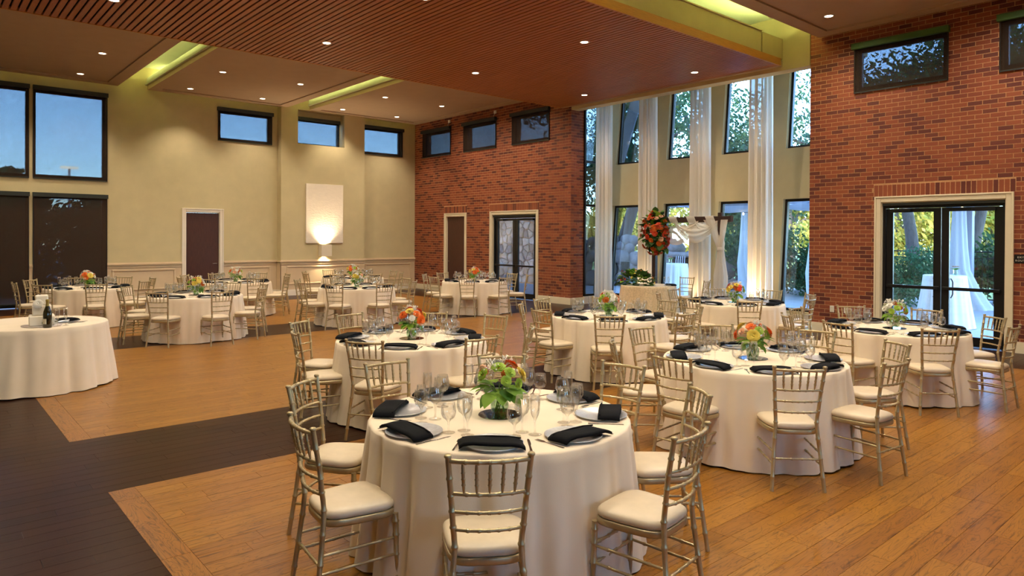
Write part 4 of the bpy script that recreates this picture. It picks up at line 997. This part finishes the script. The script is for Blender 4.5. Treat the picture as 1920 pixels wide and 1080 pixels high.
# wraps round the beam
m = MB()
for y0, y1 in ((yr+.12, yr+.34), (yr+.62, yr+.84), (yr+1.12, yr+1.34)):
    vs = []; n = 16
    for i in range(n+1):
        f = i/n; y = y0+(y1-y0)*f; r = .004*math.sin(f*40)
        for (px, pz) in ((-.062-r, 2.14), (-.066-r, 2.22), (-.058-r, 2.295), (.058, 2.295), (.066, 2.22), (.06, 2.14)): vs.append((px, y+.5*(pz-2.22), pz))
    m.add(vs, [(i*6+j, (i+1)*6+j, (i+1)*6+j+1, i*6+j+1) for i in range(n) for j in range(5)], True)
m.build('beam_wrap', MT['drape'], e)
def drape_leg(mb, y, pinch, wtop, wmid, wbot, ztop=2.24, n=40):
    rows = [(ztop, wtop), (ztop-.25, wtop*.92), (pinch+.35, wtop*.62), (pinch+.12, wmid*1.25), (pinch, wmid), (pinch-.15, wmid*1.3), (pinch-.6, wbot*.85), (.02, wbot)]
    vs = []
    for z, wd in rows:
        for k in range(n):
            a = 2*PI*k/n; f = 1+.16*math.cos(9*a+z*2); vs.append((math.cos(a)*wd*.38*f-.02, y+math.sin(a)*wd*.5*f, z))
    mb.add(vs, [(i*n+k, (i+1)*n+k, (i+1)*n+(k+1) % n, i*n+(k+1) % n) for i in range(len(rows)-1) for k in range(n)], True)
m = MB(); drape_leg(m, yr-.02, 1.55, .13, .13, .34, 1.60)
def strand(mb, y0, z0, y1, z1, w0, w1, n=24):
    vs = []
    for i in range(9):
        t = i/8; y = y0+(y1-y0)*t**.8; z = z0+(z1-z0)*t; wd = w0+(w1-w0)*t
        for k in range(n): a = 2*PI*k/n; f = 1+.14*math.cos(7*a+2*t); vs.append((-.055+math.cos(a)*wd*.22*f, y+math.sin(a)*wd*.5*f, z))
    mb.add(vs, [(i*n+k, (i+1)*n+k, (i+1)*n+(k+1) % n, i*n+(k+1) % n) for i in range(8) for k in range(n)], True)
strand(m, yr+.26, 2.20, yr+.0, 1.57, .26, .10); strand(m, yr-.13, 2.20, yr-.04, 1.57, .16, .09)
m.build('drape', MT['drape'], e)
MB().lathe([(.072, 1.51), (.082, 1.53), (.082, 1.57), (.072, 1.59)], 16, (-.02, yr-.02, 0)).build('tie', MT['drape'], e)
garland('arch_flowers', (ax_-.16, 10.24, 1.90), 'big cascade of orange and red flowers on the left of the arch', (.22, .34, .50), 100, 230, ('orange', 'red', 'orange', 'peach', 'red', 'orange', 'red'), 21, (.045, .075), (.13, .24), 0, -2)

# ---------------------------------------------------------------- bay curtains with floor uplights
def curtain(y0, y1, lab, seed):
    rd = random.Random(seed); e = empty('curtain', (13.92, (y0+y1)/2, 0)); tag(e, lab, 'curtain', 'white bay curtains')
    h = (y1-y0)/2; n = 90; vs = []; rows = [5.60, 5.0, 4.2, 3.4, 2.6, 1.8, 1.0, .5, .02]; ph = rd.uniform(0, 6)
    for z in rows:
        t = 1-z/5.6
        for i in range(n+1):
            u = i/n*2-1; a = u*PI*4.5
            vs.append((.075*math.sin(a+ph+.4*math.sin(3*u+ph))+.03*math.sin(2.3*a+ph), u*h*(.90+.12*t)+.01*math.sin(a*2), z))
    W = n+1; MB().add(vs, [(j*W+i, j*W+i+1, j*W+W+i+1, j*W+W+i) for j in range(len(rows)-1) for i in range(n)], True).build('panel', MT['curtain'], e)
    MB().tube([(0, -h, 5.6), (0, h, 5.6)], .014, 8).build('rod', MT['black'], e)
for i, (a, b, lab) in enumerate(((11.98, 12.56, 'beside the far brick edge'), (10.52, 11.13, 'behind the arch flowers'), (9.00, 9.62, 'behind the arch right of its centre'), (7.50, 8.12, 'nearest the right brick wall'))):
    curtain(a, b, 'tall sheer white curtain hanging in the bay, '+lab, i)
    if i:
        u = empty('uplight', (13.60, (a+b)/2+(.1 if i == 1 else 0), 0)); tag(u, 'black floor uplight at the foot of the curtain '+lab, 'uplight', 'floor uplights')
        MB().lathe([(.05, .0), (.055, .01), (.055, .11), (.048, .11), (.045, .07), (0, .06)], 16).build('can', MT['black'], u)
        MB().lathe([(0, .075), (.042, .075)], 16).build('lens', MT['bulb'], u)
        light('uplight_lamp', 'SPOT', (0, 0, .13), (60, 90, 70, 260)[i], (1, .72, .40), u, (R(180), R(18), 0), spot_size=R(64), spot_blend=.8, shadow_soft_size=.04)

# ---------------------------------------------------------------- wall fittings
o = MB().cbox(-.615, .615, -.055, 0, 0, 1.82, .006).build('wall_panel', MT['plaster'], None, (9.73, 20.05, 1.57)); tag(o, 'white textured plaster panel hung on the pilaster, lit from below', 'wall art')
e = empty('wall_sconce', (9.71, 20.05, 1.17)); tag(e, 'square box wall sconce glowing below the white plaster panel', 'wall lamp')
m = MB().box(-.17, .17, -.22, -.20, 0, .36); m.box(-.17, -.15, -.20, 0, 0, .36); m.box(.15, .17, -.20, 0, 0, .36); m.build('shade', MT['sconce'], e)
MB().lathe([(0, .13), (.02, .135), (.028, .17), (.02, .21), (0, .215)], 12, (0, -.12, 0)).build('bulb', MT['plastic_white'], e)
light('sconce_lamp_up', 'SPOT', (0, -.13, .28), 330, (1, .80, .52), e, (R(180), 0, 0), spot_size=R(110), spot_blend=.9, shadow_soft_size=.05)
light('sconce_lamp_down', 'SPOT', (0, -.12, .06), 110, (1, .80, .52), e, None, spot_size=R(110), spot_blend=.9, shadow_soft_size=.05)
e = empty('exit_sign', (XW, 2.93, 1.42)); tag(e, 'small black exit route sign beside the right glass doors', 'sign')
MB().cbox(-.008, 0, -.12, .12, 0, .14, .002).build('plate', MT['black'], e)
for body, z, sz in (('EXIT', .082, .040), ('ROUTE', .030, .040)):
    cu = bpy.data.curves.new('lettering', 'FONT'); cu.body = body; cu.size = sz; cu.align_x = 'CENTER'; cu.extrude = .0008; cu.space_character = 1.25
    tmp = inst('lettering_curve', cu); bpy.context.view_layer.update(); me = bpy.data.meshes.new_from_object(tmp.evaluated_get(bpy.context.evaluated_depsgraph_get())); bpy.data.objects.remove(tmp); bpy.data.curves.remove(cu)
    me.materials.clear(); me.materials.append(MT['plastic_white']); inst('lettering', me, e, (-.0095, .030, z), (R(90), 0, R(-90)))
for y, lb in ((5.92, 'left one'), (5.66, 'right one with a cord')):
    e = empty('wall_outlet', (XW, y, .40)); tag(e, 'white outlet cover on the right brick wall, '+lb, 'outlet', 'outlets')
    MB().cbox(-.012, 0, -.04, .04, 0, .12, .003).build('cover', MT['plastic_white'], e)
    m = MB(); [m.cbox(-.015, -.011, -.016, .016, z, z+.034, .001) for z in (.018, .068)]; m.build('socket', MT['paper'], e)
    if 'cord' in lb: MB().tube([(-.02, 0, .04), (-.045, 0, .03), (-.04, -.03, -.06), (-.02, .02, -.2), (-.02, .08, -.392)], .005, 6).build('cord', MT['plastic_white'], e)
for y, lb in ((18.30, 'middle shade'), (15.97, 'shade nearest the bay')):
    e = empty('junction_box', (XW, y, 5.48)); tag(e, 'tiny white wall box on the brick above the '+lb.replace('middle', 'first') if y > 17 else 'tiny white wall box on the brick above the middle shade', 'wall box', 'small wall boxes')
    MB().cbox(-.04, 0, -.045, .045, 0, .09, .005).build('cover', MT['plastic_white'], e); MB().tube([(-.02, 0, 0), (-.03, .05, -.04), (-.03, .06, -.10)], .006, 6).build('cord', MT['plastic_white'], e)
# ================================================================ OUTSIDE
struct(MB().box(13.5, 24.5, -12, 26, -.12, -.02).build('patio', MT['concrete']), 'pale grey concrete patio outside the bay and doors', 'patio')
struct(MB().box(24.5, 110, -60, 90, -.2, -.05).build('lawn', MT['lawn']), 'sunlit lawn beyond the boulder wall', 'lawn')
struct(MB().box(-60, 13.4, 20.8, 110, -.2, -.05).build('parking_ground', MT['asphalt']), 'grey ground outside the shaded windows of the beige wall', 'ground')
def foliage(n, blobs, sz, seed):
    rd = random.Random(seed); vs = []; fs = []
    tot = sum(b[3]*b[4]*b[5] for b in blobs)**1
    for b in blobs:
        k = max(20, int(n*b[3]*b[4]*b[5]/tot)); cl_ = []
        for i_ in range(k):
            if i_ % 55 == 0:                      # leaves hang in sprays, with gaps between the sprays
                d = Vector((rd.gauss(0, 1), rd.gauss(0, 1), rd.gauss(0, 1))).normalized()*rd.random()**.4
                cen = Vector((b[0]+d.x*b[3], b[1]+d.y*b[4], b[2]+d.z*b[5])); sp = min(.42, .36*min(b[3], b[4], b[5]))
            c = cen + Vector((rd.gauss(0, sp), rd.gauss(0, sp), rd.gauss(0, sp*.6)))
            if c.z < .02: c.z = .02+rd.random()*.1
            a = Vector((rd.gauss(0, 1), rd.gauss(0, 1), rd.gauss(0, 1))).normalized(); u = a.orthogonal().normalized(); w_ = a.cross(u); s = sz*rd.uniform(.6, 1.3); i = len(vs)
            vs += [c-u*s, c-w_*s*.45, c+u*s, c+w_*s*.45]; fs.append((i, i+1, i+2, i+3))
    return MB().add(vs, fs)
def tree(name, lab, x, y, h, trunk_r, blobs, n, sz, seed, mat, lean=(0, 0), group='trees outside', forks=2, bark=True):
    e = empty(name, (x, y, -.05)); tag(e, lab, 'tree', group); rd = random.Random(seed)
    m = MB(); top = Vector((lean[0], lean[1], h*.55)); m.tube([(0, 0, 0), (lean[0]*.2, lean[1]*.2, h*.18), (lean[0]*.6, lean[1]*.6, h*.36), top], [trunk_r*1.25, trunk_r, trunk_r*.85, trunk_r*.7], 12)
    for k in range(forks+2):
        b = rd.choice(blobs); p = Vector((lean[0]*.6, lean[1]*.6, h*.36)); q = Vector((b[0]*.7, b[1]*.7, b[2])); mid = (p+q)/2+Vector((rd.uniform(-.4, .4), rd.uniform(-.4, .4), .5))
        m.tube([p, mid, q], [trunk_r*.55, trunk_r*.35, trunk_r*.12], 8)
    m.build('trunk', MT['bark'], e)
    foliage(n, blobs, sz, seed).build('crown', MT[mat], e)
def big(cx, cy, cz, r, seed, k=7):
    rd = random.Random(seed); return [(cx+rd.uniform(-1, 1)*r, cy+rd.uniform(-1, 1)*r, cz+rd.uniform(-.7, .7)*r, r*rd.uniform(.45, .7), r*rd.uniform(.45, .7), r*rd.uniform(.35, .55)) for _ in range(k)]
tree('oak_tree', 'leaning oak behind the boulder wall, seen through the far bay window', 20.3, 17.2, 10, .24, big(.5, .0, 6.2, 3.0, 1, 8), 8500, .105, 1, 'tree_a', (1.2, -.6))
tree('oak_tree', 'branching oak seen through the second upper bay window', 23.0, 15.6, 10, .32, big(0, 0, 5.8, 2.6, 5, 8), 5500, .10, 2, 'tree_a', (.5, -.5))
tree('oak_tree', 'leafy tree standing behind the hedge of the third bay window', 23.4, 13.2, 7.5, .28, big(0, 0, 3.2, 1.7, 6, 9)+[(0, .6, 5.0, .8, .8, .8)], 11000, .10, 3, 'hedge')
tree('oak_tree', 'airy tree filling the nearest upper bay window', 25.0, 11.2, 10, .3, big(0, 0, 6.0, 2.6, 8, 7), 3600, .10, 4, 'tree_a')
tree('oak_tree', 'massive forked oak outside the right glass doors', 25.5, 8.6, 11, .19, big(0, 0, 6.6, 3.2, 10, 9)+[(0, 1.2, 3.4, 1.2, 1.2, .8)], 11000, .11, 5, 'tree_a', (.2, .9), forks=3)
tree('oak_tree', 'second dark oak trunk right of the forked oak', 25.6, 7.1, 10, .17, big(0, 0, 6.0, 2.8, 12, 8), 9000, .11, 6, 'tree_a', (.4, -.7))
tree('garden_tree', 'leafy tree tinted sunlit gold outside the right leaf of the glass doors', 52, 13.2, 7, .3, big(0, 0, 2.9, 3.0, 13, 10), 6000, .22, 20, 'tree_b', group='sunlit trees on the lawn')
tree('garden_tree', 'leafy tree tinted sunlit gold outside the left leaf of the glass doors', 54, 19.5, 7, .3, big(0, 0, 2.9, 3.0, 14, 10), 6000, .22, 21, 'tree_b', group='sunlit trees on the lawn')
tree('garden_tree', 'sunlit golden tree behind the fence, through the near bay window', 52, 26.5, 7, .3, big(0, 0, 2.9, 3.0, 15, 10), 6000, .22, 22, 'tree_b', group='sunlit trees on the lawn')
tree('garden_tree', 'sunlit tree across the lawn, through the third bay window', 55, 32.5, 7, .3, big(0, 0, 2.9, 3.0, 16, 10), 6000, .22, 23, 'tree_b', group='sunlit trees on the lawn')
tree('garden_tree', 'sunlit tree across the lawn, through the second bay window', 52, 38, 7, .3, big(0, 0, 2.9, 3.0, 17, 10), 6000, .22, 24, 'tree_b', group='sunlit trees on the lawn')
tree('garden_tree', 'sunlit tree across the lawn, through the first bay window', 54, 45, 7, .3, big(0, 0, 2.9, 3.0, 18, 10), 6000, .22, 25, 'tree_b', group='sunlit trees on the lawn')
tree('oak_tree', 'tall oak beside the far brick wall, seen through the side window', 21.5, 18.9, 11, .32, big(0, 0, 5.8, 2.4, 18, 7), 2800, .10, 12, 'tree_a')
tree('parking_tree', 'dark tree outside the left upper beige-wall window', 2.7, 41, 6, .2, big(0, 0, 4.3, .9, 19, 6), 1100, .22, 13, 'hedge', group='trees beyond the beige wall')
for i, (x, y) in enumerate(((-1.2, 25.4), (1.9, 25.6), (5.0, 25.4))):
    o = foliage(9500, [(0, 0, .7, 1.5, .8, .9), (.6, .1, 1.9, 1.0, .7, 1.1), (-.7, 0, 1.9, 1.0, .7, 1.0), (0, 0, 2.4, 1.3, .6, .6)], .14, 30+i).build('garden_hedge', MT['hedge'], None, (x, y, -.05)); tag(o, 'dark hedge outside the floor-length shaded window, %s' % ['left', 'middle', 'right'][i], 'hedge', 'hedges beyond the beige wall', 'stuff')
# shrubs and hedge by the patio
for i, (x, y, w_, h, mk, lb) in enumerate(((22.0, 12.3, 1.2, 2.6, 'hedge', 'dense dark ivy hedge behind the third bay window'), (23.2, 10.7, 1.3, 1.5, 'hedge', 'leafy hedge left of the fern outside the near bay window'), (21.6, 10.0, .8, 1.35, 'fern', 'feathery blue-green shrub beside the near bay window'), (21.2, 7.45, 1.05, 1.55, 'fern', 'feathery green shrub outside the left leaf of the glass doors'), (23.6, 6.0, 1.5, 1.9, 'hedge', 'green hedge along the fence outside the glass doors'), (18.6, 14.4, .6, .62, 'fern', 'low feathery shrub in front of the boulder wall'), (23.4, 4.0, 1.4, 1.9, 'hedge', 'green hedge outside the right edge of the glass doors'))):
    bl = [(random.Random(i*9+k).uniform(-.6, .6)*w_, random.Random(i*9+k+50).uniform(-.6, .6)*w_, h*random.Random(i*9+k+90).uniform(.2, .75), w_*.55, w_*.55, h*.32) for k in range(8)]
    o = foliage(5200 if mk == 'hedge' else 5200, bl, .09 if mk == 'hedge' else .055, 60+i).build('garden_shrub', MT[mk], None, (x, y, -.02)); tag(o, lb, 'shrub', 'shrubs by the patio', 'stuff')
# boulder wall
rd = random.Random(77); bw = empty('boulder_wall', (20.6, 15.4, -.02)); tag(bw, 'garden wall of stacked grey boulders beyond the patio', 'boulder wall')
def boulder(seed):
    bm = bmesh.new(); bmesh.ops.create_icosphere(bm, subdivisions=2, radius=1); r = random.Random(seed); ph = [r.uniform(0, 6) for _ in range(6)]
    for v in bm.verts: c = v.co; v.co = c*(1+.13*math.sin(2.3*c.x+ph[0])+.12*math.sin(2.7*c.y+ph[1])+.12*math.sin(2.9*c.z+ph[2])+.05*math.sin(6*c.x+5*c.y+ph[3]))
    bm.verts.index_update(); m = MB().add([v.co[:] for v in bm.verts], [[v.index for v in f.verts] for f in bm.faces], True); bm.free(); return m.mesh('boulder', MT['rock'])
BO = [boulder(k) for k in range(6)]
# the wall runs from (18.8,18.8) to (22.2,12.6)
A_, B_ = Vector((-1.6, 3.4)), Vector((1.7, -3.0))
for row, (zc, s) in enumerate(((.26, .31), (.70, .27), (1.08, .25), (1.40, .22), (1.66, .17))):
    t = 0
    while t < 1:
        p = A_+(B_-A_)*t; k = s*rd.uniform(.75, 1.25); hmax = 1.0 if t < .62 else .62
        if zc < 1.75*hmax: inst('boulder', rd.choice(BO), bw, (p.x+rd.uniform(-.12, .12)+row*.10, p.y+rd.uniform(-.08, .08), zc+rd.uniform(-.05, .05)), (rd.uniform(0, 6), rd.uniform(0, 6), rd.uniform(0, 6)), (k*1.15, k*1.15, k*.82))
        t += k*1.72/7.2
e = empty('garden_waterfall', (20.9, 14.55, .1)); tag(e, 'thin waterfall running over dark rock in the boulder wall', 'waterfall')
MB().cbox(-.2, .25, -.45, .45, 0, 1.0, .06).build('rock_face', MT['slat_back'], e); MB().cbox(-.35, .3, -.6, .6, 1.0, 1.18, .06).build('capstone', MT['rock'], e)
m = MB()
for k in range(5): m.tube([(-.33, -.2+.09*k, 1.08), (-.36, -.2+.09*k, .9), (-.37, -.19+.09*k, .1)], [.012, .016, .02], 5)
m.build('water', MT['drape_white'], e)
for i, (x, y, s, lb) in enumerate(((20.9, 12.35, .36, 'largest of the rocks at the hedge foot'), (21.1, 11.9, .25, 'right rock at the hedge foot'), (20.8, 12.9, .22, 'left rock at the hedge foot'))):
    tag(inst('garden_rock', BO[i], None, (x, y, s*.6), (.3*i, .2, i), (s*1.1, s*1.1, s*.75)), 'grey garden rock below the ivy, '+lb, 'rock', 'rocks at the hedge foot')
# metal fence
def fence(x0, y0, x1, y1, lab):
    e = empty('metal_fence', ((x0+x1)/2, (y0+y1)/2, -.02)); tag(e, lab, 'fence', 'black garden fences'); a = Vector((x0-(x0+x1)/2, y0-(y0+y1)/2, 0)); b = -a; d = b-a; n = int(d.length/.13)
    for z in (.15, 1.28, 1.46): MB().tube([a+Vector((0, 0, z)), b+Vector((0, 0, z))], .02, 6).build('rail', MT['black'], e)
    pk = MB().tube([(0, 0, .05), (0, 0, 1.5)], .011, 5).mesh('picket', MT['black'])
    for i in range(n+1): inst('picket', pk, e, a+d*(i/n))
fence(22.6, 3.0, 22.2, 9.2, 'black picket fence behind the patio, outside the right glass doors')
fence(24.0, 10.2, 23.6, 14.0, 'black picket fence behind the hedge outside the near bay window')
fence(16.9, 17.4, 20.6, 19.6, 'black picket fence outside the narrow side window')
# pergola with canvas and string lights
e = empty('pergola', (19.6, 7.0, -.02)); tag(e, 'grey timber pergola with white canvas over the patio', 'pergola')
for x, y in ((1.45, -1.15), (1.45, 4.6), (-1.6, 5.2), (1.45, -6.0)): MB().cbox(x-.1, x+.1, y-.1, y+.1, 0, 2.75, .01).build('post', MT['beam_grey'], e)
for x in (1.45, -1.6): MB().cbox(x-.07, x+.07, -7.0, 6.3, 2.75, 2.98, .01).build('beam', MT['beam_grey'], e)
for k in range(14): MB().cbox(-2.3, 2.1, -6.8+k, -6.7+k, 2.98, 3.12, .01).build('rafter', MT['beam_grey'], e)
m = MB(); vs = []
for i in range(41):
    y = -6.6+i*.32; sag = .22*abs(math.sin(i*PI/8))
    vs += [(-1.9, y, 2.92-sag), (-.2, y, 2.86-sag*1.2), (1.35, y, 2.92-sag)]
m.add(vs, [(3*i+j, 3*i+3+j, 3*i+4+j, 3*i+1+j) for i in range(40) for j in range(2)], True); m.build('canvas', MT['fabric_pergola'], e)
def outdoor_drape(x, y, lab, ztop=2.75, seed=0, pud=.42):
    rows = [(ztop, .14), (2.2, .16), (1.6, .19), (1.0, .25), (.5, .33), (.18, pud), (.03, pud*1.15), (.0, pud*1.2)]; n = 36; vs = []
    for z, wd in rows:
        for k in range(n): a = 2*PI*k/n; f = 1+.16*math.cos(8*a+z+seed); sh = max(0, .9-z)*.35; vs.append((math.cos(a)*wd*f*.7, math.sin(a)*wd*f-sh*.9, z))
    o = MB().add(vs, [(i*n+k, (i+1)*n+k, (i+1)*n+(k+1) % n, i*n+(k+1) % n) for i in range(len(rows)-1) for k in range(n)], True).build('outdoor_drape', MT['drape_white'], None, (x, y, -.018)); tag(o, lab, 'drape', 'white pergola drapes')
outdoor_drape(20.85, 6.02, 'white drape pooling at the pergola post outside the glass doors')
outdoor_drape(20.3, 11.85, 'white drape on the pergola post between third bay window and curtain', seed=2)
outdoor_drape(15.85, 7.42, 'white drape at the brick edge outside the near bay window', seed=4, pud=.34)
e = empty('string_lights', (19.4, 6.6, 2.6)); tag(e, 'string of warm bulbs hanging under the pergola', 'string lights'); bm_ = MB().lathe([(0, -.05), (.022, -.03), (.024, 0), (.008, .03), (0, .03)], 8).mesh('bulb', MT['strings'])
pts = [Vector((0, -4+k*.42, .12-.16*abs(math.sin(k*.55)))) for k in range(22)]; MB().tube(pts, .006, 5).build('wire', MT['black'], e)
for p in pts: inst('bulb', bm_, e, p-Vector((0, 0, .035)))
# slanted steel strut outside the bay
A3, B3 = Vector((15.17, 13.03, 3.4)), Vector((15.74, 12.34, 6.6)); q3 = (B3-A3).to_track_quat('Z', 'X').to_euler(); ln3 = (B3-A3).length
o = MB().cbox(-.15, .15, -.12, .12, -ln3/2, ln3/2, .02).build('roof_strut', pmat('pale blue-grey steel', lin(196,200,222), .5, noise=(5,.04)), None, tuple((A3+B3)/2), tuple(q3)); tag(o, 'slanting grey-blue roof strut outside the first upper bay window', 'strut')
# cocktail tables
def cocktail(x, y, lab, seed):
    o = inst('cocktail_tablecloth', cloth_mesh(.39, seed, MT['cloth_white'], .14, .035, 11, 1.07, .004, 120), None, (x, y, -.018)); tag(o, lab, 'tablecloth', 'white cocktail tables on the patio')
cocktail(16.68, 12.02, 'tall white cocktail tablecloth outside the second bay window', 101); cocktail(16.17, 4.92, 'tall white cocktail tablecloth outside the glass doors', 102)
def jar(x, y, lab, seed):
    e = empty('flower_jar', (x, y, 1.052)); tag(e, lab, 'flowers'); MB().lathe([(0, .004), (.04, .004), (.045, .05), (.04, .12), (.042, .13)], 12).build('vase', MT['vase'], e); rd = random.Random(seed)
    for k in range(7): a = k*.9; inst('leaf', LEAF[k % 2], e, (.02*math.cos(a), .02*math.sin(a), .11), tuple(Vector((math.cos(a), math.sin(a), .8)).to_track_quat('Y', 'Z').to_euler()), .09)
    for k in range(4): a = k*1.7; inst('bloom', BL_ME['peach'][k % 2], e, (.04*math.cos(a), .04*math.sin(a), .17), (0, 0, 0), .035)
jar(16.62, 12.1, 'small jar of pale flowers on the cocktail table by the bay', 3); jar(16.25, 4.75, 'small jar of greenery on the cocktail table outside the doors', 4)
o = MB().cbox(-.11, .11, -.04, .04, 0, .06, .004).build('small_box', pmat('teal card', lin(40,140,130), .6, noise=(10,.1)), None, (16.0, 5.0, 1.052), R(35)); tag(o, 'small teal box on the cocktail table outside the doors', 'box')
o = MB().cbox(-.12, .12, -.14, .14, 0, 1.05, .01).build('patio_speaker', MT['black'], None, (17.2, 14.25, -.02), R(40)); tag(o, 'upright black cabinet on the patio outside the first bay window', 'speaker')
# stone veneer wall opposite the far glass doors
rd = random.Random(3); SX = 18.2; SY0_, SY1_, SZ1 = 18.6, 23.4, 3.0
sw = struct(MB().box(SX+.03, SX+.4, SY0_, SY1_, -.02, SZ1).build('wall_stone', MT['mortar']), 'irregular stone veneer wall seen through the far glass doors', 'stone wall')
sd = []
ny, nz = 15, 10
for i in range(-1, ny+1):
    for k in range(-1, nz+1): sd.append((SY0_+(i+.5+rd.uniform(-.38, .38))*(SY1_-SY0_)/ny, (k+.5+rd.uniform(-.38, .38))*SZ1/nz))
def clip(poly, a, b):
    mx, mz = (a[0]+b[0])/2, (a[1]+b[1])/2; nx, nz_ = b[0]-a[0], b[1]-a[1]; o = []
    f = lambda p: (p[0]-mx)*nx+(p[1]-mz)*nz_
    for i in range(len(poly)):
        p, q = poly[i], poly[(i+1) % len(poly)]; fp, fq = f(p), f(q)
        if fp <= 0: o.append(p)
        if fp*fq < 0: t = fp/(fp-fq); o.append((p[0]+(q[0]-p[0])*t, p[1]+(q[1]-p[1])*t))
    return o
for a in sd:
    if not (SY0_ < a[0] < SY1_ and 0 < a[1] < SZ1): continue
    poly = [(SY0_, 0), (SY1_, 0), (SY1_, SZ1), (SY0_, SZ1)]
    for b in sd:
        if b is not a and (b[0]-a[0])**2+(b[1]-a[1])**2 < 1.5: poly = clip(poly, a, b)
        if len(poly) < 3: break
    if len(poly) < 3: continue
    cy_ = sum(p[0] for p in poly)/len(poly); cz_ = sum(p[1] for p in poly)/len(poly); n = len(poly)
    def ins(p, d): v = Vector((p[0]-cy_, p[1]-cz_)); l = max(v.length, 1e-4); return v*max(.2, 1-d/l)
    q = [ins(p, .016) for p in poly]; r_ = [ins(p, .045) for p in poly]; dp = rd.uniform(.0, .03)
    m = MB().add([(.03, v.x, v.y) for v in q]+[(-dp*.5, v.x, v.y) for v in q]+[(-.02-dp, v.x, v.y) for v in r_], [(i, (i+1) % n, n+(i+1) % n, n+i) for i in range(n)]+[(n+i, n+(i+1) % n, 2*n+(i+1) % n, 2*n+i) for i in range(n)]+[tuple(range(2*n, 3*n))])
    m.build('stone', MT['stone'], sw, (SX, cy_, cz_))
# street lamp far out beyond the upper shaded window
e = empty('street_lamp', (6.7, 45, -.05)); tag(e, 'distant parking lot lamp post seen through the upper shade', 'street lamp')
MB().tube([(0, 0, 0), (0, 0, 5.48)], [.09, .06], 8).build('pole', MT['beam_grey'], e); MB().cbox(-.42, .42, -.2, .2, 5.48, 5.60, .02).build('head', MT['lamp_head'], e)
